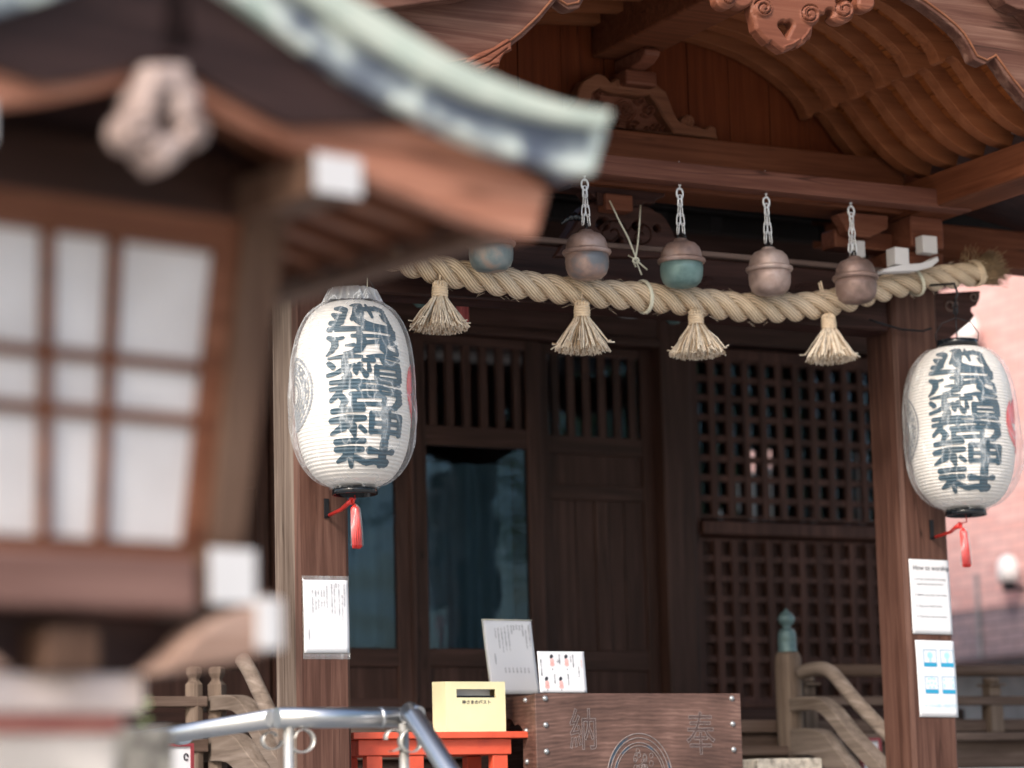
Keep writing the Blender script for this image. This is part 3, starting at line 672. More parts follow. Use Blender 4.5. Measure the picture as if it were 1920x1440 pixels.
def rk2(X, Y, G):
    cx, cy = c4(730, 690); R = np.hypot(X-cx, Y-cy); A = np.arctan2(Y-cy, X-cx)
    pet = .5+.5*np.cos(R*1.1+.9*np.sin(5*A+R*.25)); fl = np.clip(1.2-R/24, 0, 1)
    sw = np.zeros_like(R)
    for (a, b_, r_, a0, t) in ((1000, 680, 80, 0, 1.4), (1110, 880, 70, 2, -1.3), (400, 600, 70, 1, 1.3), (430, 470, 60, 3, -1.2), (820, 870, 75, 4, 1.3), (900, 560, 60, 2, 1.2), (600, 840, 60, 0, -1.4), (1000, 900, 50, 1, 1.3), (340, 760, 60, 2, 1.2)):
        sw = np.maximum(sw, np.clip(f_line(X, Y, spiral(*c4(a, b_), 1, r_/6.4, a0, t), 3.2)/1.2+.3, 0, 1))
    return (.028*np.maximum(pet*fl, sw)-.02)
mb = MB(); carve(mb, fk_body, 1045, 1352, 130, 270, 1.1, mapY(9.02), .05, rk); fk = part('frog_leg_strut', mb, M['carving_light'], hall)
mb = MB(); carve(mb, fk_flower, 1090, 1268, 160, 256, .9, mapY(9.045), .03, rk2); part('flower_carving', mb, M['carving'], fk)
# lower frog-leg strut with scrolls, between the two beams
c5 = lambda a, b_: (1060+a/9.6, 330+b_/9.6)
def f5(X, Y):
    o = f_poly(X, Y, [c5(*q) for q in [(-250, 1480), (-60, 1180), (120, 900), (250, 640), (330, 540), (500, 450), (800, 440), (900, 520), (1280, 520), (1350, 515), (1520, 570), (1620, 640), (1720, 680), (1820, 800), (1960, 1080), (2200, 1260), (2500, 1400), (2500, 1490), (1300, 1500), (200, 1480)]])
    for (a, b_, r_) in ((650, 870, 110), (1270, 900, 80), (930, 1180, 70), (1260, 1230, 75), (1620, 950, 50), (280, 1050, 70)):
        o = np.minimum(o, -f_circ(X, Y, *c5(a, b_), r_/9.6))
    for (a, b_, r_, a0, t) in ((820, 1040, 230, 3.6, 1.2), (1330, 1090, 220, -.4, -1.2)):
        o = np.maximum(o, f_line(X, Y, spiral(*c5(a, b_), 3, r_/9.6, a0, t), 7))
    return o
def r5(X, Y, G):
    h = .014*np.clip(G/3, 0, 1)
    for (a, b_, r_, a0, t) in ((820, 1040, 260, 3.6, 1.4), (1330, 1090, 250, -.4, -1.4)):
        h -= .02*np.clip(f_line(X, Y, spiral(*c5(a, b_), 4, r_/9.6, a0, t), 1.8)+.5, 0, 1)
    return h
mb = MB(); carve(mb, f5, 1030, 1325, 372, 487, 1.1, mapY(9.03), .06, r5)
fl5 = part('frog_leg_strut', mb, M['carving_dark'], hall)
mb = MB(); mb.prism([(P(a, b_, 8.97)[0], P(a, b_, 8.97)[2]) for a, b_ in [(1073, 342), (1255, 357), (1250, 368), (1236, 372), (1232, 380), (1215, 378), (1208, 384), (1156, 382), (1148, 372), (1120, 368), (1106, 352), (1078, 348)]], 8.99, 9.09)
mb.box(5.20, 5.36, 8.975, 8.989, 3.79, 3.84); part('bracket_arm', mb, M['carving_dark'], hall, .004)
mb = MB(); mb.box(5.225, 5.345, 8.955, 9.095, 3.77, 3.835); part('bracket_block', mb, M['carving'], hall, .006)

# bracket set with white painted arm ends over the right pillar (and its twin on the left)
def bracket(dx):
    mb = MB(); W = lambda px, py, Y: P(px, py, Y)[[0, 2]]+np.array([dx, 0])
    mb.box(6.56+dx, 6.80+dx, 8.96, 9.2, 3.652, 3.72); mb.box(6.60+dx, 6.76+dx, 8.90, 9.2, 3.72, 3.85)
    mb.box(6.32+dx, 7.04+dx, 9.03, 9.13, 3.725, 3.80)
    p = part('bracket_set', mb, M['carving'], hall, .008)
    mb = MB(); poly = []
    for a, b_ in [(1560, 405), (1575, 400), (1655, 408), (1655, 432), (1620, 450), (1600, 448), (1578, 438), (1572, 424)]: poly.append(tuple(W(a, b_, 9.0)))
    mb.prism(poly, 8.96, 9.02); part('carved_nose', mb, M['carving'], p, .006)
    mb = MB()
    def fc(px0, py0, px1, py1, Y, dep):
        a = W(px0, py1, Y); b_ = W(px1, py0, Y); mb.box(a[0], b_[0], Y, Y+dep, a[1], b_[1])
    fc(1679, 465, 1704, 495, 8.78, .06); fc(1731, 443, 1757, 473, 8.85, .05); fc(1606, 452, 1622, 481, 8.93, .05)
    poly = [tuple(W(a, b_, 8.80)) for a, b_ in [(1645, 512), (1660, 503), (1690, 497), (1722, 495), (1740, 489), (1753, 482), (1755, 491), (1742, 502), (1715, 509)]]
    mb.prism(poly, 8.78, 8.84); part('white_arm_end', mb, M['white_paint'], p, .003)
bracket(0); bracket(-2.62)

# back wall of the porch: glazed doors, board door, lattice
YB = 11.0
def bx(mb, a, b_, z0, z1, y0=YB, y1=YB+.05): return mb.box(a, b_, y0, y1, z0, z1)
mb = MB()
for a, b_ in ((4.15, 4.34), (6.665, 6.83), (7.96, 8.18)): mb.box(a, b_, YB-.03, YB+.16, 1.90, 4.2)
mb.box(2.55, 2.75, YB-.03, YB+.16, 1.90, 4.2)
for i, a in enumerate(()): pass
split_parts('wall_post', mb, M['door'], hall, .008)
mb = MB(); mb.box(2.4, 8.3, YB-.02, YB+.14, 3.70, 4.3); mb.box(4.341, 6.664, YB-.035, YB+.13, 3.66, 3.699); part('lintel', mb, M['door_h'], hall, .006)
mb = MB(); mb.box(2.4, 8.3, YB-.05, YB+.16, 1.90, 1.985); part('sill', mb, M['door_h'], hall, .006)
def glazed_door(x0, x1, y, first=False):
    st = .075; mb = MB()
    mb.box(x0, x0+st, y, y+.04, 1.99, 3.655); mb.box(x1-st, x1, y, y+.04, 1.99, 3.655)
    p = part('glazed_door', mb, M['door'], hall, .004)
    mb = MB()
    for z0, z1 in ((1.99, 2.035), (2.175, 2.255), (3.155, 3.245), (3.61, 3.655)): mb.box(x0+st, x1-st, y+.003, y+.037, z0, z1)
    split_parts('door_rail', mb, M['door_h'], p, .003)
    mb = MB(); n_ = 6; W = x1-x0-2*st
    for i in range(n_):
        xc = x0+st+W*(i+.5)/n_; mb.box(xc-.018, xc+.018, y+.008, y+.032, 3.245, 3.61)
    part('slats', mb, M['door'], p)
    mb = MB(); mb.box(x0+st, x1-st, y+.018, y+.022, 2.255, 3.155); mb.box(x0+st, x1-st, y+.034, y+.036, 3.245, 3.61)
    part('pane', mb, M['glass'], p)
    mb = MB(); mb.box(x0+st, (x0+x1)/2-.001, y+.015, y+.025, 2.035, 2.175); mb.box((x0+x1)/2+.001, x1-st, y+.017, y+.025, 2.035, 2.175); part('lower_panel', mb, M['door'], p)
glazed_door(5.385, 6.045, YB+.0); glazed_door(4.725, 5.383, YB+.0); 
mb = MB(); mb.box(5.372, 5.395, YB-.012, YB-.001, 1.99, 3.655); part('meeting_strip', mb, M['door'], hall, .003)
mb = MB(); v = []; n_ = 110
for i in range(n_+1):
    x = 4.81+(5.96-4.81)*i/n_; y = YB+.16+.018*math.sin(i*.55)+.010*math.sin(i*.23+1); v += [(x, y, 2.0), (x, y, 3.10)]
mb.add(v, [(2*i, 2*i+2, 2*i+3, 2*i+1) for i in range(n_)], 0, None, True)
part('curtain', mb, plain('navy_curtain', (.045, .085, .115), .8, var=.25, vscale=3), hall)
def board_door(x0, x1, y, st=.07):
    mb = MB(); mb.box(x0, x0+st, y, y+.04, 1.99, 3.655); mb.box(x1-st, x1, y, y+.04, 1.99, 3.655); xm = (x0+x1)/2+.02
    mb.box(xm-.035, xm+.035, y+.005, y+.035, 2.255, 2.94)
    p = part('board_door', mb, M['door'], hall, .004)
    mb = MB()
    for z0, z1 in ((1.99, 2.03), (2.165, 2.255), (2.94, 3.01), (3.15, 3.235), (3.61, 3.655)): mb.box(x0+st, x1-st, y+.003, y+.037, z0, z1)
    split_parts('door_rail', mb, M['door_h'], p, .003)
    mb = MB()
    for i in range(6):
        xc = x0+st+(x1-x0-2*st)*(i+.5)/6; mb.box(xc-.018, xc+.018, y+.008, y+.032, 3.235, 3.61)
    part('slats', mb, M['door'], p)
    mb = MB(); mb.box(x0+st, x1-st, y+.020, y+.024, 3.235, 3.61); part('pane', mb, M['glass'], p)
    mb = MB()
    for a, b_ in ((x0+st, x0+st+.13), (x0+st+.133, xm-.035), (xm+.035, xm+.12), (xm+.123, x1-st)): mb.box(a, b_, y+.014, y+.028, 2.255, 2.94)
    mb.box(x0+st, x1-st, y+.014, y+.028, 3.01, 3.15); mb.box(x0+st, x1-st, y+.014, y+.028, 2.03, 2.165)
    part('panel', mb, M['door'], p, .002)
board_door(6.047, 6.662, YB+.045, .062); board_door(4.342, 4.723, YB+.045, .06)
# lattice wall
def lattice_bay(x0, x1):
    mb = MB(); mb.box(x0, x0+.04, YB+.0, YB+.06, 1.99, 3.68); mb.box(x1-.04, x1, YB+.0, YB+.06, 1.99, 3.68)
    mb.box(x0+.04, x1-.04, YB+.001, YB+.06, 1.99, 2.03); mb.box(x0+.04, x1-.04, YB+.001, YB+.06, 3.63, 3.68)
    mb.prismx([(YB-.03, 2.795), (YB+.06, 2.78), (YB+.06, 2.875), (YB-.03, 2.855)], x0+.04, x1-.04)
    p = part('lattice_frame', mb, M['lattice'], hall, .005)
    for z0, z1, bk in ((2.875, 3.63, 0), (2.03, 2.78, 1)):
        mb = MB(); n_ = int(round((x1-x0-.08)/.0955)); pit = (x1-x0-.08)/n_
        for i in range(n_+1):
            xc = x0+.04+pit*i; j1, j2 = rng.normal(0, .0016, 2); mb.box(max(x0+.04, xc-.017+j1), min(x1-.04, xc+.017+j1), YB+.012+j2, YB+.036, z0, z1)
        nz = int(round((z1-z0)/.0955)); pz = (z1-z0)/nz
        for j in range(nz+1):
            zc = z0+pz*j; j1, j2 = rng.normal(0, .0016, 2); mb.box(x0+.04, x1-.04, YB+.0175, YB+.033, max(z0, zc-.015+j1), min(z1, zc+.015+j1))
        part('lattice', mb, M['lattice'], p)
        mb = MB()
        if bk: mb.box(x0+.04, x1-.04, YB+.05, YB+.058, z0, z1); part('backing_board', mb, M['door'], p)
        else: mb.box(x0+.04, x1-.04, YB+.045, YB+.048, z0, z1); part('pane', mb, M['glass'], p)
lattice_bay(6.831, 7.959); lattice_bay(2.751, 4.149)
# hall body behind: side walls, rear wall with openings, floor, ceiling
mb = MB(); Y2 = 15.0
mb.box(2.4, 2.55, YB+.17, Y2, 1.9, 4.3); mb.box(2.55, 8.18, YB+.17, Y2, 1.88, 1.95); mb.box(2.4, 8.3, Y2, Y2+.1, 1.9, 4.3)
slots = []
for (a, b_, yt, yb2) in ((1350, 1358, 958, 1000), (1384, 1391, 893, 960), (1403, 1419, 848, 1000), (1428, 1436, 850, 1000), (1443, 1451, 845, 1000), (1503, 1512, 938, 1000), (1524, 1535, 955, 1000), (1584, 1594, 845, 1000), (1607, 1622, 850, 1000)):
    q0, q1 = PX(a, yt, 8.2), PX(b_, yt, 8.2); slots.append((min(q0[1], q1[1]), max(q0[1], q1[1]), q0[2], PX(a, yb2, 8.2)[2]))
slots.sort(); ys_ = YB+.17
for a, b_, zt, zb2 in slots:
    if a > ys_: mb.box(8.18, 8.195, ys_, a, 1.9, 4.3)
    mb.box(8.18, 8.195, a, b_, zt, 4.3); mb.box(8.18, 8.195, a, b_, 1.9, zb2); ys_ = b_
mb.box(8.18, 8.195, ys_, Y2, 1.9, 4.3)
part('hall_walls', mb, M['door'], hall)
mb = MB(); mb.prismx([(9.45, 3.93), (9.45, 4.06), (15.6, 6.3), (15.6, 4.35), (11.1, 4.35)], .8, 9.3); part('main_roof', mb, M['dark'], hall)
mb = MB()
for i in range(31): mb.prismx([(9.5, 3.86), (9.5, 3.925), (11.0, 4.30), (11.0, 4.22)], 1.0+i*.265, 1.06+i*.265)
part('eave_rafters', mb, M['dark'], hall)['kind'] = 'stuff'
# veranda and wooden steps
mb = MB(); mb.box(1.5, 9.2, 10.05, YB+.1, 1.84, 1.895); mb.box(1.5, 9.2, 10.08, 10.14, 1.68, 1.839); part('veranda', mb, M['railx'], hall, .006)
mb = MB()
for k, (y0, z1) in enumerate(((9.90, 1.78), (9.75, 1.66), (9.60, 1.54))): mb.box(4.15, 6.58, y0, y0+.2, z1-.04, z1); mb.box(4.15, 6.58, y0+.03, y0+.05, z1-.119, z1-.041)
part('wooden_steps', mb, M['railx'], hall, .005)

# =================================================================== STAIR RAILINGS
def railing(xr, label, side, ext_to):
    t = thing('stair_railing', label, 'railing', (xr, 10.0, 1.5))
    if side > 0:
        c = P(1480, 1300, 10.0); r0 = .058
        prof = [(r0, 1.50), (r0, 2.13), (r0*.96, 2.16), (r0*.8, 2.178)]
        mb = MB(); mb.lathe(prof, (c[0], 10.0, 0), 28); part('newel_post', mb, M['railpost'], t)
        zb = 2.178; q = [(.041, 0), (.043, .005), (.039, .012), (.040, .04), (.038, .045), (.040, .05), (.037, .085), (.030, .098), (.019, .104), (.017, .112), (.030, .122), (.037, .138), (.036, .150), (.026, .165), (.012, .175), (.004, .186), (.0, .190)]
        mb = MB(); mb.lathe([(a, zb+b_) for a, b_ in q], (c[0], 10.0, 0), 28)
        part('finial', mb, bronze('verdigris_finial', [(.3, (.07, .12, .13)), (.6, (.12, .19, .195)), (.75, (.20, .27, .27))], 2.0), t)
        xr = c[0]+.0
        top = [(1503, 1262), (1520, 1256), (1543, 1254), (1560, 1262), (1578, 1282), (1600, 1309), (1640, 1352), (1690, 1404), (1760, 1480)]
        mid = [(1490, 1322), (1515, 1319), (1540, 1320), (1557, 1330), (1575, 1350), (1600, 1382), (1640, 1425), (1700, 1492)]
        low = [(1490, 1392), (1530, 1391), (1550, 1400), (1570, 1425), (1600, 1465)]
    else:
        mb = MB()
        for cx, rr, a0 in ((3.958, .036, .39), (4.052, .040, 0)):
            zb = 1.5; z2 = 2.045
            ring = [(cx+rr*math.cos(a0+math.pi/4*k+.39), 10.0+rr*math.sin(a0+math.pi/4*k+.39)) for k in range(8)]
            prof = [(1, 1.5), (1, z2-.01), (.75, z2), (.62, z2+.006), (.62, z2+.014), (.85, z2+.03), (.88, z2+.034), (.88, z2+.054), (.6, z2+.06), (0.01, z2+.061)]
            mb.lathe([(a*rr, b_) for a, b_ in prof], (cx, 10.0, 0), 8 if rr < .038 else 4, 0, False)
        split_parts('newel_post', mb, M['railpost'], t, .003)
        top = [(455, 1236), (470, 1262), (488, 1300), (505, 1336), (530, 1385), (560, 1440)]
        mid = [(392, 1322), (430, 1317), (452, 1320), (468, 1335), (485, 1362), (505, 1395), (535, 1440), (560, 1480)]
        low = [(388, 1402), (430, 1400), (452, 1410), (475, 1440), (500, 1470)]
    xw = xr if side > 0 else 4.05
    def W(q): return [tuple(PX(a, b_, xw)) for a, b_ in q]
    def sm(pts, n_=6):
        p = [np.array(a) for a in pts]; out = []
        p = [2*p[0]-p[1]]+p+[2*p[-1]-p[-2]]
        for i in range(1, len(p)-2):
            for k in range(n_):
                s = k/n_; out.append(.5*((2*p[i])+(-p[i-1]+p[i+1])*s+(2*p[i-1]-5*p[i]+4*p[i+1]-p[i+2])*s*s+(-p[i-1]+3*p[i]-3*p[i+1]+p[i+2])*s**3))
        return out+[p[-2]]
    def capdown(pts): return [q for q in pts if q[1] > 9.23]
    mb = MB(); mb.tube(capdown(sm(W(top))), .030, 14); part('handrail', mb, M['rail'], t)
    for q, hh, hw in ((mid, .028, .035), (low, .055, .035)):
        pts = capdown(sm(W(q))); lo = [(p[1], p[2]-hh*.5) for p in pts]; n_ = len(pts)
        nr = []
        for i in range(n_):
            a = pts[max(0, i-1)]; b_ = pts[min(n_-1, i+1)]; ty, tz = b_[1]-a[1], b_[2]-a[2]; l = math.hypot(ty, tz); nr.append((tz/l, -ty/l))
        A = [(p[1]+k[0]*hh, p[2]+k[1]*hh) for p, k in zip(pts, nr)]; B = [(p[1]-k[0]*hh, p[2]-k[1]*hh) for p, k in zip(pts, nr)]
        mb = MB()
        v = [(xw-hw, y, z) for y, z in A]+[(xw-hw, y, z) for y, z in B]+[(xw+hw, y, z) for y, z in A]+[(xw+hw, y, z) for y, z in B]; fs = []
        for i in range(n_-1): fs += [(i, i+1, n_+i+1, n_+i), (2*n_+i+1, 2*n_+i, 3*n_+i, 3*n_+i+1), (i, 2*n_+i, 2*n_+i+1, i+1), (n_+i, n_+i+1, 3*n_+i+1, 3*n_+i)]
        fs += [(0, n_, 3*n_, 2*n_), (n_-1, 3*n_-1, 4*n_-1, 2*n_-1)]
        mb.add(v, fs); part('curved_rail', mb, M['rail'], t, .004)
    # rails that run on along the veranda
    if side > 0:
        a = 6.80; e = ext_to
        mb = MB(); mb.tube([(a, 10.05, 2.105), (e, 10.05, 2.115)], .027, 12); part('veranda_handrail', mb, M['railx'], t)
        mb = MB(); mb.box(a-.1, e, 10.02, 10.08, 1.955, 1.995); part('veranda_rail', mb, M['railx'], t, .004)
        mb = MB(); mb.box(a-.1, e, 10.01, 10.09, 1.80, 1.835); part('veranda_rail', mb, M['railx'], t, .004)
        for cx in (6.78, 7.77, 8.6):
            mb = MB(); mb.box(cx-.032, cx+.032, 10.022, 10.078, 1.996, 2.04); mb.box(cx-.045, cx+.045, 10.0, 10.1, 2.04, 2.05); mb.lathe([(.03, 2.05), (.042, 2.062), (.035, 2.078)], (cx, 10.05, 0), 12)
            mb.box(cx-.035, cx+.035, 10.015, 10.085, 1.836, 1.954); part('baluster', mb, M['railpost'], t, .004)
    else:
        mb = MB(); mb.box(2.0, 4.0, 9.965, 10.03, 1.95, 1.99); part('veranda_rail', mb, M['railx'], t, .004)
        mb = MB(); mb.box(2.0, 4.0, 9.96, 10.035, 1.78, 1.83); part('veranda_rail', mb, M['railx'], t, .004)
        for cx in (2.7, 3.5):
            mb = MB(); mb.box(cx-.03, cx+.03, 9.97, 10.025, 1.831, 1.949); part('baluster', mb, M['railpost'], t, .004)
railing(6.67, 'weathered curved stair railing whose newel post carries a green onion-shaped finial', 1, 9.2)
railing(4.05, 'weathered curved stair railing with faceted twin newel posts, left of the notice pillar', -1, 2.0)

# framed boards by the steps
def framed(px0, px1, py0, Y, label, lean, ht=.2):
    a = P(px0, py0, Y); b_ = P(px1, py0, Y); t = thing('framed_sign', label, 'sign', (a[0], Y, a[2]-ht), 'red framed signs by the veranda')
    mb = MB(); x0, x1, z1 = a[0], b_[0], a[2]; z0 = z1-ht
    for q in ((x0, x1, z1-.012, z1), (x0, x1, z0, z0+.012), (x0, x0+.012, z0+.012, z1-.012), (x1-.012, x1, z0+.012, z1-.012)): mb.box(q[0], q[1], Y-.01, Y+.01, q[2], q[3])
    part('frame', mb, M['darkred'], t)
    mb = MB(); mb.box(x0+.012, x1-.012, Y-.002, Y+.006, z0+.012, z1-.012); part('board', mb, M['paper'], t)
    mb = MB(); mb.tube([(x1-.03+.008*math.cos(k), Y-.004, z1-.05+.012*math.sin(k)) for k in [i*.8 for i in range(8)]], .003, 5); part('mark', mb, M['ink'], t)
framed(290, 362, 1394, 9.75, 'small white sign in a dark red frame behind the steel handrail', 0)
framed(1612, 1650, 1384, 9.92, 'small white sign in a dark red frame behind the curved rails on the right', 0, .16)
# stone block in front of the right newel
a = P(1395, 1424, 9.55); b_ = P(1516, 1424, 9.55)
mb = MB(); mb.box(a[0], b_[0], 9.45, 9.58, 1.36, a[2]); single('stone_kerb', mb, M['granite'], 'grey granite block at the foot of the finial post', 'stone block', bev=.008, loc=((a[0]+b_[0])/2, 9.5, 1.36))

# =================================================================== BELLS
def chain_mb(top, bots):
    mb = MB()
    def link(c, d, L, rot):
        d = np.array(d)/np.linalg.norm(d); s = np.cross(d, [0, 1.0, 0.05]); s /= np.linalg.norm(s); s2 = np.cross(d, s); s = s*math.cos(rot)+s2*math.sin(rot)
        w_ = .0068; pts = []
        for k in range(12):
            a_ = 2*math.pi*k/12; pts.append(np.array(c)+d*(L/2-w_)*(1 if math.cos(a_) > 0 else -1)*(1 if abs(math.cos(a_)) > .2 else 0)+d*w_*math.cos(a_)+s*w_*math.sin(a_))
        mb.tube(pts, .0022, 6, closed=True)
    for bt in bots:
        v = np.array(bt)-np.array(top); L = np.linalg.norm(v); n_ = max(2, int(round(L/.034))); 
        for i in range(n_): link(np.array(top)+v*(i+.5)/n_, v, L/n_+.009, (i % 2)*1.25+.3)
    return mb
BELLS = [(4.625, 3.536, 'bronze bell with blue-green cup and brown patch, half hidden by the lantern roof', 'BG'),
         (5.023, 3.536, 'brown bell with purplish cup, hanging just left of the knotted white cord', 'BP'),
         (5.430, 3.534, 'bronze suzu bell with a plain teal-green lower cup', 'GR'),
         (5.822, 3.531, 'pale brown bronze suzu bell second from the right, a dark speck under its cup', 'BT'),
         (6.220, 3.526, 'brown bronze suzu bell hanging nearest the right pillar, with the shortest looking crossed chain', 'BR')]
bm = {k: bronze('bell_bronze_'+n_, v, s) for k, n_, v, s in (('BG', 'blue', BG, 1.3), ('BP', 'purple', BP, 4.1), ('GR', 'green', GR, 7.7), ('BT', 'tan', BT, 9.2), ('BR', 'brown', BR, 12.5))}
YBELL = 8.76
b0 = None
for i, (x, z, lab, mk) in enumerate(BELLS):
    ztop = 3.842-z
    if b0 is None:
        t = thing('suzu_bell', lab, 'bell', (x, YBELL, z), 'bells hung from the plank'); b0 = t
        up = [(0.0, .098), (.022, .098), (.027, .094), (.026, .089), (.034, .087), (.055, .079), (.069, .064), (.076, .044), (.078, .028), (.078, .020)]
        mb = MB(); mb.lathe(up[::-1], seg=40); part('upper_dome', mb, M['rail'], t, world=False)
        mb = MB(); mb.lathe([(.074, .002), (.086, .004), (.0915, .012), (.089, .020), (.080, .023), (.074, .023)], seg=40); part('flange', mb, M['rail'], t, world=False)
        mb = MB(); mb.lathe([(0.0, -.088), (.034, -.087), (.056, -.081), (.071, -.067), (.079, -.045), (.081, -.022), (.080, .004)], seg=40); 
        part('lower_cup', mb, M['rail'], t, world=False)
        mb = MB(); mb.tube([(.0+.012*math.cos(k*math.pi/6), 0, .108+.012*math.sin(k*math.pi/6)) for k in range(12)], .0035, 8, closed=True); mb.lathe([(.010, .096), (.008, .104)], seg=12)
        mb.tube([(-.018, 0, .096), (-.018, 0, .108), (-.012, 0, .112)], .005, 8); part('loop', mb, M['iron'], t, world=False)
    else:
        t = copy_tree(b0); t.location = (x, YBELL, z); t['label'] = lab
        for ch in list(t.children):
            if ch.name.startswith('chain') or ch.name.startswith('eye'): bpy.data.objects.remove(ch)
    t.rotation_euler = (0, rad((.0, .5, -.6, .4, -2.0)[i]), rad(i*67))
    for ch in t.children:
        if ch.name.split('.')[0] in ('upper_dome', 'flange', 'lower_cup'):
            ch.data = ch.data.copy() if ch.data.users > 1 else ch.data
            ch.data.materials[0] = bm['BR' if (ch.name[0] != 'l' and mk not in ('BT',)) else mk]
    tw = (0, .3, 0, .25, 1)[i]
    mb = chain_mb((0, 0, ztop-.045), [(-.013, 0, .118), (.014, 0, .118)] if i != 4 else [(-.018, 0, .118), (.006, .0, .118)])
    # chain and eye are built unrotated, so undo the bell's own turn
    for nm_, mbb in (('chain', mb),):
        o = part(nm_, mbb, M['chain'], t, world=False); o.matrix_parent_inverse = t.matrix_basis.to_3x3().to_4x4().inverted() if False else Matrix.Identity(4)
        o.rotation_euler = (0, 0, -rad(i*67)); 
    mb = MB(); mb.tube([(.014*math.cos(k*math.pi/7), 0, ztop-.036+.021*math.sin(k*math.pi/7)) for k in range(14)], .0040, 8, closed=True); mb.tube([(0, 0, ztop-.022), (0, 0, ztop+.088)], .0028, 6); mb.lathe([(.007, ztop+.079), (.007, ztop+.084)], seg=8)
    mb.lathe([(.006, ztop-.006), (.006, ztop-.001)], seg=8)
    o = part('eye_bolt', mb, M['chain'], t, world=False); o.rotation_euler = (0, 0, -rad(i*67))

# =================================================================== SACRED ROPE
ctrl = [(690, 462), (755, 486), (800, 500), (850, 512), (900, 522), (1000, 537), (1100, 549), (1200, 556), (1300, 566), (1400, 577), (1480, 577), (1560, 567), (1620, 550), (1700, 530), (1760, 521), (1815, 515), (1843, 509)]
cpts = [P(a, b_, 8.905) for a, b_ in ctrl]
def catmull(pts, n_=10):
    p = [2*pts[0]-pts[1]]+list(pts)+[2*pts[-1]-pts[-2]]; out = []
    for i in range(1, len(p)-2):
        for k in range(n_):
            s = k/n_; out.append(.5*((2*p[i])+(-p[i-1]+p[i+1])*s+(2*p[i-1]-5*p[i]+4*p[i+1]-p[i+2])*s*s+(-p[i-1]+3*p[i]-3*p[i+1]+p[i+2])*s**3))
    return np.array(out+[p[-2]])
cl = catmull(cpts); dl = np.r_[0, np.cumsum(np.linalg.norm(np.diff(cl, axis=0), axis=1))]; LT = dl[-1]
def rope_at(s):
    return np.array([np.interp(s, dl, cl[:, k]) for k in range(3)])
rope = thing('sacred_rope', 'thick twisted straw rope hung across the porch with a frayed brown right end', 'rope', tuple(rope_at(LT/2)))
mb = MB(); n_ = 520; SEG = 20; pitch = .262
for st in range(3):
    vs = []; uv = []; fs = []
    for i in range(n_+1):
        s = LT*i/n_; c = rope_at(s); t_ = rope_at(min(LT, s+.01))-rope_at(max(0, s-.01)); t_ /= np.linalg.norm(t_)
        n1_ = np.cross([0, 1.0, 0], t_); n1_ /= np.linalg.norm(n1_); n2_ = np.cross(t_, n1_)
        fat = 1.0-.10*max(0, (s-LT+.5)/.5)-.05*math.sin(s*2)**2
        ph = 2*math.pi*(s/pitch+st/3)
        sc_ = .0305*fat; rr = .0287*fat
        o_ = math.cos(ph)*n1_+math.sin(ph)*n2_; q_ = -math.sin(ph)*n1_+math.cos(ph)*n2_
        pc = c+o_*sc_
        for k in range(SEG):
            a_ = 2*math.pi*k/SEG; vs.append(pc+rr*(math.cos(a_)*o_*.95+math.sin(a_)*q_*1.12))
    for i in range(n_):
        for k in range(SEG):
            k2 = (k+1) % SEG; fs.append((i*SEG+k, i*SEG+k2, (i+1)*SEG+k2, (i+1)*SEG+k))
            v0, v1 = LT*i/n_*9, LT*(i+1)/n_*9; tw = .85
            uv.append(((k/SEG+v0*tw*.35, v0*.25), ((k+1)/SEG+v0*tw*.35, v0*.25), ((k+1)/SEG+v1*tw*.35, v1*.25), (k/SEG+v1*tw*.35, v1*.25)))
    mb.add(vs, fs, 0, uv, True)
part('twisted_strands', mb, M['rope'], rope)
# frayed end
mb = MB(); e0 = cl[-1]; et = cl[-1]-cl[-4]; et /= np.linalg.norm(et); e1 = np.cross([0, 1.0, 0], et); e2 = np.array([0, 1.0, 0])
for i in range(620):
    a_ = rng.uniform(0, 2*math.pi); r_ = .050*math.sqrt(rng.uniform(0, 1)); L_ = rng.uniform(.06, .125)
    d0 = math.cos(a_)*e1+math.sin(a_)*e2; sp_ = rng.uniform(.1, .75)*(r_/.05)
    p0 = e0-et*.03+d0*r_; p1 = p0+et*L_*.5+d0*L_*.16*sp_; p2 = p0+et*L_+d0*L_*.50*sp_+np.array([0, 0, rng.uniform(-.010, .012)])
    mb.tube([p0, p1, p2], [.0024, .0020, .0010], 3, caps=False)
for i in range(26):
    a_ = rng.uniform(.5, 1.9); d0 = math.sin(a_)*e1*-1 if False else np.array([math.cos(a_)*.2, 0, 1.0]); L_ = rng.uniform(.03, .09)
    s = rope_at(LT-rng.uniform(.02, .12)); p0 = s+np.array([0, 0, .038]); mb.tube([p0, p0+d0*L_*.5+et*.01, p0+d0*L_+et*rng.uniform(-.02, .04)], [.0016, .0013, .0006], 3, caps=False)
part('frayed_end', mb, M['fray'], rope)
mb = MB()
for i in range(150):
    s = rng.uniform(.1, LT-.05); c = rope_at(s); a_ = rng.uniform(0, 6.28); o_ = np.array([0, math.cos(a_), math.sin(a_)]); t_ = np.array([1, 0, 0])*rng.choice([-1, 1]); L_ = rng.uniform(.012, .040)
    p0 = c+o_*.054; mb.tube([p0, p0+o_*L_*.25+t_*L_*.5, p0+o_*L_*rng.uniform(.2, .6)+t_*L_+np.array([0, 0, -.004])], [.0009, .0008, .0005], 3, caps=False)
stray = part('stray_fibres', mb, M['straw'], rope); stray['kind'] = 'stuff'
mb = MB()
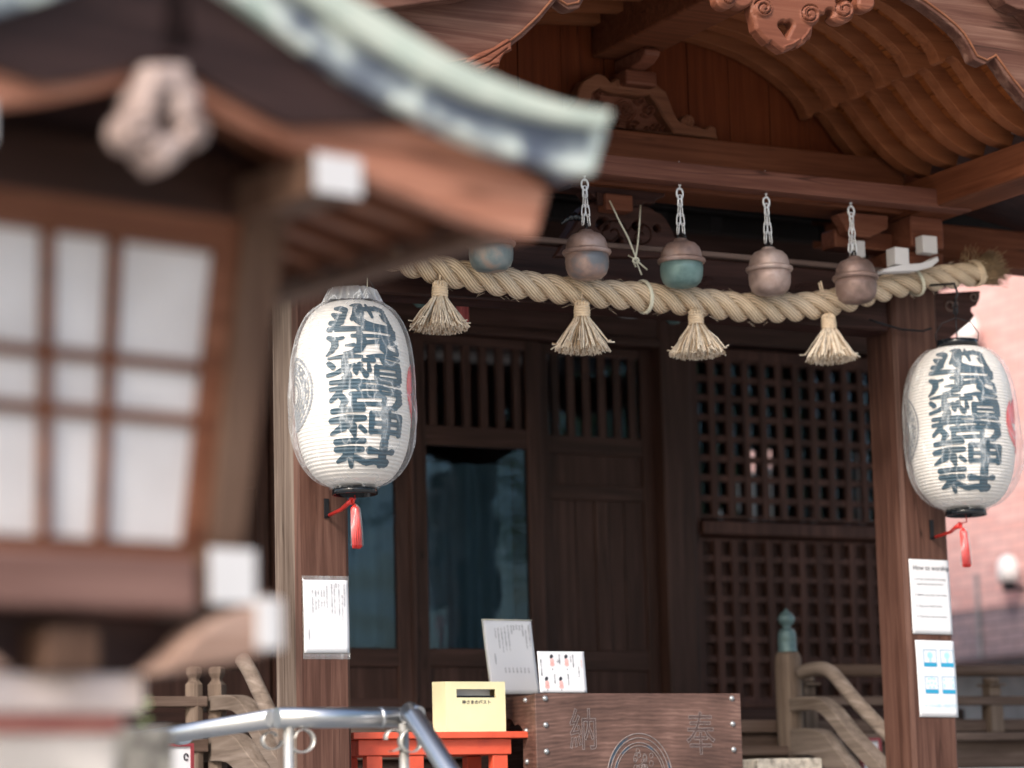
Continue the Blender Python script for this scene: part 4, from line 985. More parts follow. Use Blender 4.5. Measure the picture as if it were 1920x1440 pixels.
def tie(s, r_, wd, lean=.0):
    c = rope_at(s); t_ = rope_at(s+.01)-rope_at(s-.01); t_ /= np.linalg.norm(t_); a1 = np.cross([0, 1.0, 0], t_); a1 /= np.linalg.norm(a1); a2 = np.cross(t_, a1)
    mb.tube([c+r_*(math.cos(k*math.pi/12)*a1+math.sin(k*math.pi/12)*a2)+t_*lean*math.cos(k*math.pi/12) for k in range(24)], wd, 6, closed=True)
for q in (-.052, -.045, -.038, -.031): tie(LT+q, .051, .0042, .004)
part('end_binding', mb, M['straw_bind'], rope)
mb = MB()
def s_of(px_):
    X = P(px_, 530, 8.905)[0]; return np.interp(X, cl[:, 0], dl)
for q in (0, .007): tie(s_of(1712)+q, .059, .0034, .012)
part('thin_tie', mb, M['cord'], rope)
mb = MB(); tie(s_of(1205), .060, .006, .008); tie(s_of(1205)+.006, .060, .005, .008); part('white_strap', mb, M['cord'], rope)

# white cord hanging the rope
cord = thing('hanging_cord', 'thin pale cord looped over the carved strut and knotted above the straw rope', 'cord', tuple(P(1195, 480, 8.93)))
mb = MB()
for q in ([(1143, 376), (1160, 412), (1178, 446), (1192, 482)], [(1201, 385), (1199, 420), (1196, 455), (1192, 482)], [(1192, 482), (1196, 498), (1203, 515)], [(1178, 479), (1192, 487), (1214, 506)], [(1192, 482), (1188, 492), (1192, 500)]):
    mb.tube([tuple(P(a, b_, 8.94-.02*k)) for k, (a, b_) in enumerate(q)], .0032, 6)
mb.tube([tuple(P(1192+6*math.cos(k*.9), 488+5*math.sin(k*.9), 8.885-.001*k)) for k in range(9)], .0035, 6)
part('cord', mb, M['cord'], cord)

# straw tassels
def tassel_proto():
    t = thing('straw_tassel', '', 'tassel', (0, 0, 0), 'straw tassels hung from the rope')
    mb = MB()
    for i in range(380):
        a_ = rng.uniform(0, 2*math.pi); q = math.sqrt(rng.uniform(.0, 1)); r0 = .019*q; wig = rng.normal(0, .006)
        R_ = .101*q*rng.uniform(.93, 1.05); L_ = .176-.016*q*q+rng.uniform(-.004, .004)
        if q > .9 and rng.uniform() < .16: R_ *= rng.uniform(1.05, 1.18); L_ -= .02
        d = np.array([math.cos(a_), math.sin(a_), 0]); pr = np.array([-math.sin(a_), math.cos(a_), 0])
        pts = [d*r0+np.array([0, 0, -.045]), d*(r0+(R_-r0)*.18)+pr*wig*.3+np.array([0, 0, -.070]), d*(r0+(R_-r0)*.52)+pr*wig*.9+np.array([0, 0, -.108]), d*(r0+(R_-r0)*.80)+pr*wig*1.1+np.array([0, 0, -.142]), d*R_+pr*wig+np.array([0, 0, -L_])]
        wv_ = rng.normal(0, .0018, (5, 3)); pts = [p+w__ for p, w__ in zip(pts, wv_)]
        mb.tube(pts, [.0021, .0025, .0027, .0026, .0024], 4, mi=int(rng.choice([0, 1, 2], p=[.5, .27, .23])))
    part('straw_skirt', mb, [M['straw'], M['straw_pale'], M['straw_dark']], t, world=False)
    mb = MB()
    for k, (z, r_) in enumerate(((-.022, .0225), (-.031, .0235), (-.040, .0235), (-.049, .023))): mb.tube([(r_*math.cos(j*math.pi/12), r_*math.sin(j*math.pi/12), z) for j in range(24)], .0052, 8, closed=True)
    mb.lathe([(.021, -.055), (.022, -.02), (.019, -.006)], seg=20)
    for k in range(13):
        a_ = 2*math.pi*k/13; d = np.array([math.cos(a_), math.sin(a_), 0]); mb.tube([d*.021+np.array([0, 0, -.022]), d*.022+np.array([0, 0, -.008]), d*.016+np.array([0, 0, -.001]), d*.006+np.array([0, 0, -.004])], .0045, 6)
    part('binding', mb, M['straw_bind'], t, world=False)
    mb = MB(); mb.tube([(0, .004, -.01), (.002, .0, .02), (.0, -.0, .045)], .0028, 6); mb.tube([(.004, .004, -.01), (-.002, .002, .02), (.003, .002, .045)], .0024, 6); part('cord', mb, M['straw_bind'], t, world=False)
    return t
TS = [(825, 528, 'neat straw tassel at the left end of the rope, above the left paper lantern', 0, 1.07), (1091, 565, 'straw tassel with loose flyaway straws, below the second bell', 100, 1.10), (1304, 580, 'straw tassel hanging just below right of the teal-green bell', 200, 1.07), (1553, 590, 'straw tassel nearest the right pillar, its cord end poking above the rope', 290, 1.07)]
tp = None
for i, (px_, py_, lab, rz, s_) in enumerate(TS):
    if tp is None: tp = tassel_proto(); t = tp
    else: t = copy_tree(tp)
    p = P(px_, py_, 8.87); t.location = tuple(p); t.rotation_euler = (0, rad((2, -2, 1, -1)[i]), rad(rz)); t.scale = (s_,)*3; t['label'] = lab
    if i:
        for ch in t.children:
            if ch.name.startswith('straw_skirt') and i % 2: ch.scale = (.97, 1.0, 1.02)
mb = MB(); mb.tube([tuple(P(a, b_, 8.83)) for a, b_ in ((1544, 548), (1541, 536), (1539, 527))], .003, 6); mb.tube([tuple(P(a, b_, 8.83)) for a, b_ in ((1540, 548), (1537, 538), (1535, 530))], .003, 6)
part('cord_end', mb, M['straw_bind'], rope)

# =================================================================== PAPER LANTERNS
R0 = .200; HB = .64
def lr(z):                                       # radius of the paper body, z from 0 (bottom ring) to HB
    t = z/HB; e = .074
    return e+(R0-e)*(1-abs(2*t-1)**3.1)**.56
G1 = [  # ink strokes as (x, y, width) measured on the writing itself
 [(150,92,16),(200,95,38),(262,112,34)],[(262,112,34),(240,180,34)],[(143,140,18),(185,160,42),(235,172,48)],[(143,210,30),(190,220,44),(235,208,34)],
 [(300,72,8),(350,68,24),(410,76,36)],[(345,95,30),(338,150,34),(318,185,26)],[(410,76,34),(392,130,62),(372,185,66),(420,222,50),(500,238,34),(630,246,22)],[(420,104,26),(520,95,34),(612,104,30)],[(468,70,22),(480,110,34),(495,165,20)],[(560,80,22),(602,110,36),(612,190,30),(630,240,24)],[(572,150,14),(590,185,22)],
 [(135,262,30),(250,262,34),(420,262,26),(560,268,30),(636,272,34)],[(636,275,32),(632,322,30)],[(320,316,22),(500,316,20),(628,326,26)],[(140,326,26),(185,345,44),(190,385,44),(165,430,28),(130,460,8)],[(170,345,20),(250,330,18)],
 [(375,305,46),(392,365,66),(370,415,50),(315,438,22),(255,444,6)],[(270,390,10),(330,385,22)],[(400,372,26),(500,358,26),(590,352,36),(640,378,24)],[(560,362,44),(545,405,44),(580,435,40),(645,444,20)],[(648,400,16),(650,440,18)],
 [(145,482,12),(260,470,26),(385,472,18)],[(148,520,30),(175,545,34)],[(140,607,22),(200,592,26),(260,560,30),(330,535,20)],[(262,480,40),(262,550,44),(290,612,40),(250,628,20)],[(395,500,22),(470,500,30)],[(372,535,36),(338,575,34),(345,598,20)],[(385,570,26),(415,610,36)],[(435,530,20),(440,575,28)],
 [(425,470,10),(520,462,26),(648,482,24)],[(530,480,26),(545,510,30),(650,522,22)],[(492,548,26),(650,552,24)],[(492,548,32),(492,632,32)],[(648,548,34),(655,640,28)],[(500,594,16),(650,596,16)],[(490,634,26),(655,640,24)],
 [(162,662,26),(300,655,30),(450,655,14),(650,672,22)],[(160,712,26),(250,700,26),(330,692,30),(500,698,22),(658,718,24)],[(360,662,44),(360,700,40)],[(510,662,40),(515,700,36)],[(300,748,24),(480,738,20),(652,746,26)],[(650,748,30),(648,800,40),(615,845,34),(560,838,8)],[(325,775,34),(322,826,34)],[(330,770,18),(530,765,20)],[(330,826,24),(535,820,26)],[(545,775,26),(540,815,26)],
 [(235,680,34),(215,740,36),(160,795,24)],[(230,760,36),(262,800,44),(235,838,26)],
 [(172,872,34),(280,862,34),(388,860,34)],[(158,942,34),(280,928,50),(395,925,36)],[(290,935,60),(240,990,50),(150,1036,14)],[(310,990,60),(325,1048,24)],[(370,990,28),(405,1020,26)],
 [(558,868,60),(558,1062,50)],[(455,892,36),(655,905,34)],[(455,892,36),(448,1025,30)],[(655,905,32),(655,1040,26)],[(455,960,26),(655,962,26)],[(450,1020,28),(655,1022,32)],
 [(182,1095,36),(290,1088,34),(395,1088,34)],[(175,1148,32),(290,1150,44),(385,1148,32)],[(290,1155,50),(235,1205,42),(168,1232,16)],[(292,1200,56),(290,1258,36)],[(335,1205,36),(405,1235,36)],
 [(555,1100,54),(560,1240,58)],[(445,1155,46),(520,1165,26)],[(600,1165,24),(625,1160,38)],[(430,1240,36),(500,1230,34),(600,1240,50)]]
def gl_u(x): return (x-395)/3.89            # px from the writing's centre
def glyph_field(X, Y):
    g = np.full(X.shape, -1e9)
    for s in G1:
        xs = [q[0] for q in s]; ys = [q[1] for q in s]; mw = max(q[2] for q in s)
        msk = (X > min(xs)-mw) & (X < max(xs)+mw) & (Y > min(ys)-mw) & (Y < max(ys)+mw)
        if msk.any():
            v = f_stroke(X[msk], Y[msk], [(q[0], q[1], q[2]*1.17+4) for q in s]); g[msk] = np.maximum(g[msk], v)
    return g
def lantern_point(th, z, off=0.0):             # th measured from the writing's centre, positive to the viewer's right
    r_ = lr(z)+.0011*math.sin(z/.0125*2*math.pi)+off
    return np.array([r_*math.sin(th), -r_*math.cos(th), z])
def paper_lantern():
    t = thing('paper_lantern', '', 'lantern', (0, 0, 0), 'paper lanterns hung before the porch pillars')
    mb = MB(); n_ = 408; prof = [(lr(HB*i/n_)+.0011*math.sin(HB*i/n_/.0125*2*math.pi), HB*i/n_) for i in range(n_+1)]
    mb.lathe(prof, seg=96); part('paper_body', mb, M['washi'], t, world=False)
    mb = MB(); zt = .045; zb = .615
    a0 = math.asin(-.25)
    def mp_(x, y, h):
        th = math.asin(max(-1, min(1, ((580+x/3.89)-662)/110.)))-rad(12.5); z = HB*.5+.01-((y-665)/3.89)/548.
        return lantern_point(th, z, .0030)
    carve(mb, glyph_field, 110, 680, 50, 1290, 4.6, mp_, 0)
    part('lettering', mb, M['lantern_ink'], t, world=False)
    # stalk crest on the left flank, red comma crest on the right flank
    def ring(X, Y):
        R_ = np.hypot(X, Y); g = np.maximum(.130-R_, -1); g = np.minimum(.130-R_, R_-.120)
        for k in range(5):
            rr_ = .108-.017*k; g = np.maximum(g, np.minimum(.0042-np.abs(R_-rr_), .0+Y*1.0+.085-.0*k+.0*X)) if k > 0 else np.maximum(g, .003-np.abs(R_-rr_))
        for k in range(14):
            a_ = -2.6+k*.37; g = np.maximum(g, f_stroke(X, Y, [(.098*math.cos(a_), .098*math.sin(a_), .014), (.083*math.cos(a_+.12), .083*math.sin(a_+.12), .010)]))
        g = np.maximum(g, np.minimum(f_circ(X, Y, 0, -.11, .05), .122-R_))
        return g
    mb = MB(); cz = HB*.5; carve(mb, ring, -.14, .14, -.14, .14, .0042, lambda x, y, h: lantern_point(rad(-92)+x/R0, cz+y-.005, .0030), 0)
    part('crest', mb, M['crest_ink'], t, world=False)
    def tomoe(X, Y):
        g = np.full(X.shape, -1.)
        for k in range(3):
            a_ = k*2*math.pi/3+.4; pts = []
            for q in range(13):
                s = q/12; an = a_-s*2.3; rr_ = .06+.055*s; pts.append((rr_*math.cos(an), rr_*math.sin(an), .072*(1-s)**.8+.006))
            g = np.maximum(g, f_stroke(X, Y, pts))
        return g
    mb = MB(); carve(mb, tomoe, -.14, .14, -.14, .14, .005, lambda x, y, h: lantern_point(rad(86)+x/R0, cz+y, .0030), 0)
    part('red_crest', mb, M['red_ink'], t, world=False)
    mb = MB(); mb.lathe([(.078, -.006), (.080, -.030), (.074, -.032), (.072, -.006)], seg=40); mb.lathe([(.0, -.012), (.073, -.012)], seg=40); part('bottom_ring', mb, M['blackpaint'], t, world=False)
    mb = MB(); mb.lathe([(.072, HB+.004), (.080, HB+.004), (.082, HB+.030), (.074, HB+.032), (.072, HB+.004)], seg=40); mb.lathe([(.073, HB+.018), (.0, HB+.018)], seg=40); part('top_ring', mb, M['blackpaint'], t, world=False)
    # hanger wire
    mb = MB(); mb.tube([(-.079, 0, HB+.02), (-.082, 0, HB+.06), (-.055, 0, HB+.105), (0, 0, HB+.125), (.055, 0, HB+.105), (.082, 0, HB+.06), (.079, 0, HB+.02)], .0022, 6); mb.tube([(0, 0, HB+.02), (0, 0, HB+.14)], .003, 6)
    mb.tube([(.009*math.cos(k*.7), 0, HB+.15+.011*math.sin(k*.7)) for k in range(9)], .0028, 6, closed=True); part('wire_hanger', mb, M['iron'], t, world=False)
    return t
def bag(seed, bulge, parent, z_top, crown=0):
    rg_ = np.random.default_rng(seed); ph = rg_.uniform(0, 6.28, 12); am = rg_.uniform(.3, 1, 12)
    n1, n2 = 72, 120; vs = []; 
    zs = np.linspace(-.012, z_top, n1)
    for i, z in enumerate(zs):
        zz = min(max(z, 0), HB); base = lr(zz); edge = min(1, max(0, (z+.012)/.10)); 
        if z > HB: base = (.092-.55*(z-HB)) if crown else .084
        for k in range(n2):
            a_ = 2*math.pi*k/n2
            fold = sum(am[q]*math.cos((3+q*2)*a_+ph[q]+z*(8 if q % 2 else -6)) for q in range(7))/7
            fold2 = abs(math.sin(9*a_+ph[8]+3*math.sin(z*9+ph[9])))**.5
            rr_ = base+.010+.011*edge*fold+.006*fold2*edge+bulge*math.exp(-((a_-rad(15))/.6)**2)*math.exp(-((z-.16)/.13)**2)+bulge*.8*math.exp(-((z-.22)/.2)**2)
            rr_ = max(rr_, base+.0035)
            if crown and z > HB-.03: rr_ += .005*math.sin(13*a_+ph[2])*math.sin(7*a_+ph[5])+.003*math.sin(29*a_)
            vs.append((rr_*math.cos(a_), rr_*math.sin(a_), z))
    fs = [(i*n2+k, i*n2+(k+1) % n2, (i+1)*n2+(k+1) % n2, (i+1)*n2+k) for i in range(n1-1) for k in range(n2)]
    mb = MB(); mb.add(vs, fs, 0, None, True)
    # crumpled hem
    if crown:
        for i_, f_ in enumerate(mb.f):
            if mb.v[f_[0]][2] > HB-.004: mb.m[i_] = 1
    return part('plastic_cover', mb, [M['film'], M['film_milky']], parent, world=False)
L1 = paper_lantern(); L1['label'] = 'plastic wrapped paper lantern on the left pillar, partly behind the wooden lantern roof'
L2 = copy_tree(L1); L2['label'] = 'plastic wrapped paper lantern on the right pillar in front of the pink brick building'
pb = PX(665, 921, 4.05); L1.location = (4.05, pb[1], pb[2]+.018)
pb = PX(1811, 961, 6.675); L2.location = (6.675, pb[1]-.0, pb[2]+.018)
def face_cam(o, extra):
    v = np.array([-o.location.x, -o.location.y]); a_ = math.atan2(v[1], v[0])+math.pi/2; o.rotation_euler = (0, 0, a_+rad(extra))
face_cam(L1, 12.5); face_cam(L2, 3)
L2.scale = (1.02, 1.02, .985)
c1 = bag(3, .010, L1, HB+.050, 1); c2 = bag(11, .012, L2, HB-.012)
# iron hooks over the lanterns, wall arms and red tassels under them
def under(x, yL, zL, plate, tas, lab_a, lab_t, swing):
    xb, zp1 = P(plate[0], plate[1], YF)[[0, 2]]; zp0 = P(plate[0], plate[2], YF)[2]; zt_ = P(tas[0], tas[1], yL)[2]; zt0 = P(tas[0], tas[2], yL)[2]; xt = P(tas[0], tas[1], yL)[0]
    t = thing('lantern_bracket', lab_a, 'bracket', (xb, YF, zp0), 'iron arms under the lanterns')
    mb = MB(); mb.box(xb-.009, xb+.009, YF-.006, YF-.0005, zp0, zp1)
    mb.tube([(xb, YF-.004, zp0+.006), (xb+.002, YF-.03, zp0+.010)], .006, 8); part('plate', mb, M['iron'], t, .001)
    mb = MB(); mb.tube([(xb+.002, YF-.025, zp0+.009), (xb+.004, YF-.12, zp0+.018), (xt-.008, yL+.02, zt_+.004), (xt-.004, yL, zt_+.010)], [.0065, .007, .0085, .011], 8); part('red_tape_wrap', mb, M['redplastic'], t)
    mb = MB(); mb.tube([(xt+.008*math.cos(k*.7)-.003, yL, zt_+.010+.010*math.sin(k*.7)) for k in range(9)], .0045, 7, closed=True); mb.tube([(x, yL, zL-.031), (x+.002, yL, (zL-.031+zt_)/2), (xt, yL, zt_+.018)], .0025, 6); part('ring', mb, M['redplastic'], t)
    H_ = zt_-zt0; s_ = thing('red_tassel', lab_t, 'tassel', (xt+.004, yL-.012, zt_), 'red tassels under the lanterns')
    mb = MB()
    for k in range(26):
        a_ = 2*math.pi*k/26; r_ = .0150*(1 if k % 2 else .6); mb.tube([(0, 0, -.002), (.012*math.cos(a_), .010*math.sin(a_), -.016), (r_*math.cos(a_)+swing*.5, r_*.8*math.sin(a_), -H_*.55), (r_*math.cos(a_)+swing, r_*.8*math.sin(a_), -H_*.98+.003*math.sin(k*2.3))], .0036, 5)
    part('strands', mb, M['redplastic'], s_, world=False)
    mb = MB(); mb.lathe([(.005, .0), (.017, -.020), (.020, -H_*.5), (.022, -H_*.93)], seg=14, rfun=lambda r, a, z: r*(1+.12*math.sin(3*a+z*30))); o = part('plastic_sleeve', mb, M['film'], s_, world=False); o.location = (swing*.6, 0, 0)
under(4.05, L1.location.y, L1.location.z, (611, 935, 972), (661, 945, 1029), 'red taped iron arm on the left pillar tying down its lantern', 'red tassel in clear plastic beside the dark glass door', .006)
under(6.675, L2.location.y, L2.location.z, (1745, 975, 1012), (1801, 990, 1064), 'red taped iron arm on the right pillar tying down its lantern', 'red tassel in clear plastic in front of the brick wall', .008)
hk = thing('iron_hook', 'black iron hook and chain holding up the lantern right of the rope', 'hook', (6.675, 8.9, 3.42))
y_ = L2.location.y; zt = L2.location.z+HB*.985+.16
mb = MB(); mb.tube([(6.62, 8.995, zt+.11), (6.65, 8.9, zt+.12), (6.675, y_, zt+.10), (6.69, y_, zt+.06), (6.675, y_, zt+.035)], .005, 8)
for k in range(3): mb.tube([(6.675+.010*math.cos(j*.8)*(1 if k % 2 else .3), y_+.010*math.cos(j*.8)*(0 if k % 2 else 1), zt+.02-.015*k+.012*math.sin(j*.8)) for j in range(8)], .0025, 6, closed=True)
mb.tube([(6.44, 8.99, 3.43), (6.5, 8.97, 3.41), (6.58, 8.97, 3.395), (6.67, 8.95, 3.39), (6.70, 8.93, 3.40)], .0045, 6)
part('hook', mb, M['iron'], hk)
hk = thing('iron_hook', 'thin wire above the left lantern running up behind the roof tip', 'hook', (4.05, 8.75, 3.38))
mb = MB(); y_ = L1.location.y; mb.tube([(4.05, y_, L1.location.z+HB+.15), (4.08, y_+.1, 3.52), (4.10, 8.98, 3.55)], .003, 6); mb.tube([(4.11, y_, 3.33), (4.115, y_, 3.42), (4.11, y_+.05, 3.5)], .002, 5); part('wire', mb, M['cord'], hk)

# =================================================================== OFFERING BOX
bx0, bx1 = P(1003, 1299, 9.05)[0], P(1388.5, 1300, 9.05)[0]; zt = P(1200, 1300, 9.05)[2]
ob = thing('offering_box', 'large wooden offering box with carved crest, studs and two characters', 'offering box', ((bx0+bx1)/2, 9.05, FLOOR))
mb = MB(); mb.box(bx0, bx1, 9.05, 9.08, FLOOR+.03, zt); part('front_panel', mb, M['boxwood'], ob, .004)
mb = MB(); zs0 = P(975, 1335, 9.3)[2]
def side_panel(x0, x1):
    poly = [(9.081, FLOOR+.03), (9.519, FLOOR+.03), (9.519, zt-.003), (9.081, zt-.003)]
    def fs_(X, Y):
        g_ = f_poly(X, Y, poly)
        hole = np.maximum.reduce([f_circ(X, Y, 9.20, 1.80, .045), f_circ(X, Y, 9.27, 1.82, .05), f_circ(X, Y, 9.36, 1.80, .045), f_poly(X, Y, [(9.16, 1.80), (9.40, 1.80), (9.40, 1.55), (9.16, 1.55)])])
        return np.minimum(g_, -hole)
    carve(mb, fs_, 9.05, 9.56, FLOOR, zt+.03, .012, lambda x, y, h: np.array([x0-h, x, y]), .03, smooth=False)
side_panel(bx0+.004, 0); part('side_panel', mb, M['boxwood'], ob)
mb = MB(); mb.box(bx1-.034, bx1-.004, 9.081, 9.519, FLOOR+.03, zt-.003); part('side_panel', mb, M['boxwood'], ob, .003)
mb = MB(); mb.box(bx0, bx1, 9.52, 9.55, FLOOR+.03, zt-.003); part('back_panel', mb, M['boxwood'], ob, .003)
mb = MB()
for k in range(9): mb.box(bx0+.035, bx1-.035, 9.09+.047*k, 9.105+.047*k, zt-.03, zt-.008)
mb.box(bx0+.034, bx1-.034, 9.081, 9.519, FLOOR+.06, FLOOR+.08); part('slats', mb, M['boxwood'], ob)
mb = MB(); mb.box(bx0-.02, bx0+.06, 9.04, 9.56, FLOOR, FLOOR+.029); mb.box(bx1-.06, bx1+.02, 9.04, 9.56, FLOOR, FLOOR+.029); split_parts('foot', mb, M['boxwood'], ob, .004)
def studmb(c, ax):
    mb = MB(); 
    for i in range(5):
        pass
    prof = [(.011, 0), (.0105, .003), (.008, .007), (.004, .0095), (.0005, .0102)]; seg = 16; vs = []
    for r_, h in prof:
        for k in range(seg):
            a_ = 2*math.pi*k/seg; vs.append((c[0]+r_*math.cos(a_), c[1]-h, c[2]+r_*math.sin(a_)) if ax == 'y' else (c[0]-h, c[1]+r_*math.cos(a_), c[2]+r_*math.sin(a_)))
    mb.add(vs, [(j*seg+k, j*seg+(k+1) % seg, (j+1)*seg+(k+1) % seg, (j+1)*seg+k) for j in range(4) for k in range(seg)]+[tuple(4*seg+k for k in range(seg))], 0, None, True); return mb
M['stud'] = plain('pewter_stud', (.36, .37, .38), .4, metal=.7)
for j in range(6):
    z = zt-.019-j*.0965
    for x in (bx0+.041, bx1-.041): part('stud', studmb((x, 9.0498, z), 'y'), M['stud'], ob)
    if j < 5: part('stud', studmb((bx0+.0038, 9.13, zt-.022-j*.112), 'x'), M['stud'], ob)
M['groove'] = plain('greyed_carved_groove', (.20, .165, .16), .7, var=.3, vscale=60)
M['groove_dark'] = plain('dark_blue_groove_paint', (.03, .055, .085), .6, var=.5, vscale=40)
mb = MB()
def onbox(px_, py_): q = P(px_, py_, 9.05); return q[0], q[2]
for ch, (a, b_), s_ in (('納', (1093, 1332), .155), ('奉', (1312, 1338), .165)):
    x0, z0 = onbox(a, b_)
    put_text(mb, ch, s_, lambda x, y, z: (x0+x*.80, 9.0488-z*.6, z0+y*1.05), 0, outline=.0011)
    put_text(mb, ch, s_, lambda x, y, z: (x0+x*.80, 9.0496, z0+y*1.05), 2, bold=-.003)
mbi = MB()
x0, z0 = onbox(1200, 1462)
for r_, wd in ((.152, .0022), (.138, .0020), (.122, .0018), (.112, .0016)):
    mb.tube([(x0+.93*r_*math.cos(k*math.pi/40), 9.049, z0+1.12*r_*math.sin(k*math.pi/40)) for k in range(80)], wd, 5, closed=True)
for a0, a1, r_, wd in ((1.9, 2.9, .145, .009), (1.95, 2.35, .117, .011), (2.5, 3.1, .117, .008), (.1, .45, .145, .007), (.9, 1.3, .117, .005), (3.0, 3.5, .145, .009)):
    n_ = 14; v = []
    for i in range(n_+1):
        a_ = a0+(a1-a0)*i/n_; ww = wd*math.sin(math.pi*(i+.3)/(n_+.6))*.5
        for s_ in (-1, 1): v.append((x0+.93*(r_+s_*ww)*math.cos(a_), 9.0492, z0+1.12*(r_+s_*ww)*math.sin(a_)))
    mb.add(v, [(2*i, 2*i+2, 2*i+3, 2*i+1) for i in range(n_)], 1)
for k in range(34):
    a_ = rng.uniform(.2, 2.95); r_ = rng.uniform(.02, .098); c = (x0+.93*r_*math.cos(a_), z0+1.12*r_*math.sin(a_)); l = rng.uniform(.006, .012); b2 = rng.uniform(0, 3.1)
    mb.tube([(c[0]+l*math.cos(b2+q*.9)*.8, 9.049, c[1]+l*math.sin(b2+q*.9)) for q in range(7)], .0011, 4, closed=True)
M['groove_soft'] = plain('shallow_carved_wood', (.075, .045, .042), .7, var=.5, vscale=50)
part('carving', mb, [M['groove'], M['groove_dark'], M['groove_soft']], ob)

# =================================================================== PAPERS
def sheet(p00, p10, p01, n_=14, curl=0.0, wave=.0):
    """grid sheet: p00 bottom-left, p10 bottom-right, p01 top-left (3D)"""
    p00, p10, p01 = map(np.array, (p00, p10, p01)); nrm = np.cross(p10-p00, p01-p00); nrm /= np.linalg.norm(nrm)
    def f(u, v, h=0): return p00+(p10-p00)*u+(p01-p00)*v+nrm*(h+curl*math.sin(math.pi*v)*(.4+.6*u)+wave*math.sin(5*v+2)*u*u)
    mb = MB(); vs = [f(i/n_, j/n_) for j in range(n_+1) for i in range(n_+1)]
    vs += [f(i/n_, j/n_, -.0012) for j in range(n_+1) for i in range(n_+1)]; o = (n_+1)**2
    fs = [(j*(n_+1)+i, j*(n_+1)+i+1, (j+1)*(n_+1)+i+1, (j+1)*(n_+1)+i) for j in range(n_) for i in range(n_)]
    fs += [tuple(o+q for q in f_[::-1]) for f_ in fs]
    for i in range(n_): fs += [(i+1, i, o+i, o+i+1), (n_*(n_+1)+i, n_*(n_+1)+i+1, o+n_*(n_+1)+i+1, o+n_*(n_+1)+i), (i*(n_+1), (i+1)*(n_+1), o+(i+1)*(n_+1), o+i*(n_+1)), ((i+1)*(n_+1)+n_, i*(n_+1)+n_, o+i*(n_+1)+n_, o+(i+1)*(n_+1)+n_)]
    mb.add(vs, fs, 0, None, True); W_ = np.linalg.norm(p10-p00); H_ = np.linalg.norm(p01-p00)
    return mb, (lambda x, y, z=0: f(x/W_, y/H_, .0008+z)), W_, H_
def quad_px(q, Y0, Y1=None):   # bl, br, tl pixel corners
    Y1 = Y1 or Y0
    return P(*q[0], Y0), P(*q[1], Y0), P(*q[2], Y1)
jp = ['御参拝の皆様へ', '境内では静かにお願いいたします', '一般祈願の受付について', '社務所にてお申し込みください', '受付時間は午前九時より', '家内安全', '商売繁盛', '交通安全', '厄除祈願', '心願成就', '初宮参り', '七五三詣']
# notice on the left pillar
q = ((571, 1224), (655, 1224), (568, 1087)); pn = thing('paper_notice', 'white sheet of tiny vertical Japanese writing taped to the left pillar', 'notice', tuple(P(612, 1224, YF-.003)))
mb, f, W_, H_ = sheet(*quad_px(q, YF-.004), curl=.004); part('sheet', mb, M['paper'], pn)
mb = MB(); s_ = H_/34
cols = [(.91, .05, '当社の御祈願受付時間の変更と'), (.86, .20, '皆様へのお願いとお知らせについて'), (.79, .05, '神社への御参拝のときはこちらの御案内を'), (.73, .04, '御挨拶'), (.69, .05, 'どうぞ皆様お揃いでお参りくださいませ'), (.63, .05, '御祈願を希望される方は社務所へお越し'), (.52, .06, '一般の受付日は左のとおりです'), (.46, .14, '午前の部　　十時より'), (.40, .14, '午後の部　　一時より'), (.33, .14, '土曜日　　九時から夕方'), (.27, .14, '日曜祝日　　九時から正午'), (.20, .14, '祭日　　お休みを頂く場合有り'), (.11, .68, '池尻稲荷神社')]
for u, v, tx in cols: put_column(mb, tx, s_, u*W_, H_*(1-v), f)
part('writing', mb, M['ink_grey'], pn)
a, b_, c = P(569, 1236, YF-.002), P(657, 1236, YF-.002), P(566, 1079, YF-.002); mb, f2, _, _ = sheet(a, b_, c); part('plastic_sleeve', mb, M['sleeve'], pn)
# two notices on the right pillar
q = ((1712, 1188), (1786, 1190), (1704, 1048)); pn = thing('paper_notice', 'white notice headed How to worship on the right pillar', 'notice', tuple(P(1745, 1188, YF-.003)))
mb, f, W_, H_ = sheet(*quad_px(q, YF-.004), curl=.003, wave=.002); part('sheet', mb, M['paper'], pn)
mb = MB()
def tx(body, size, x, y, al='LEFT', bold=0): put_text(mb, body, size, lambda a, b__, c_: f(x+a, y+b__, c_), 0, align=al, bold=bold, line=.95)
tx('How to worship', W_*.136, .085*W_, H_*.93, bold=.0004)
z_ = W_*.062
tx('1. In front of the hall of worship,', z_, .09*W_, H_*.755); tx('stand with proper posture.', z_, .165*W_, H_*.69)
tx('2. Before you pray, bow twice.', z_*1.05, .10*W_, H_*.545); tx('3. Clap your hands twice.', z_*1.05, .11*W_, H_*.395); tx('4. Then bow one more time.', z_*1.05, .12*W_, H_*.255)
part('writing', mb, M['ink'], pn)
q = ((1725, 1344), (1797, 1345), (1716, 1200)); pn = thing('paper_notice', 'white notice with four blue picture boxes, lower on the right pillar', 'notice', tuple(P(1758, 1344, YF-.003)))
mb, f, W_, H_ = sheet(*quad_px(q, YF-.004), curl=.003); part('sheet', mb, M['paper'], pn)
mb = MB()
def rect(x0, x1, y0, y1, mi=0, z=0): mb.add([f(x0*W_, y0*H_, z), f(x1*W_, y0*H_, z), f(x1*W_, y1*H_, z), f(x0*W_, y1*H_, z)], [(0, 1, 2, 3)], mi)
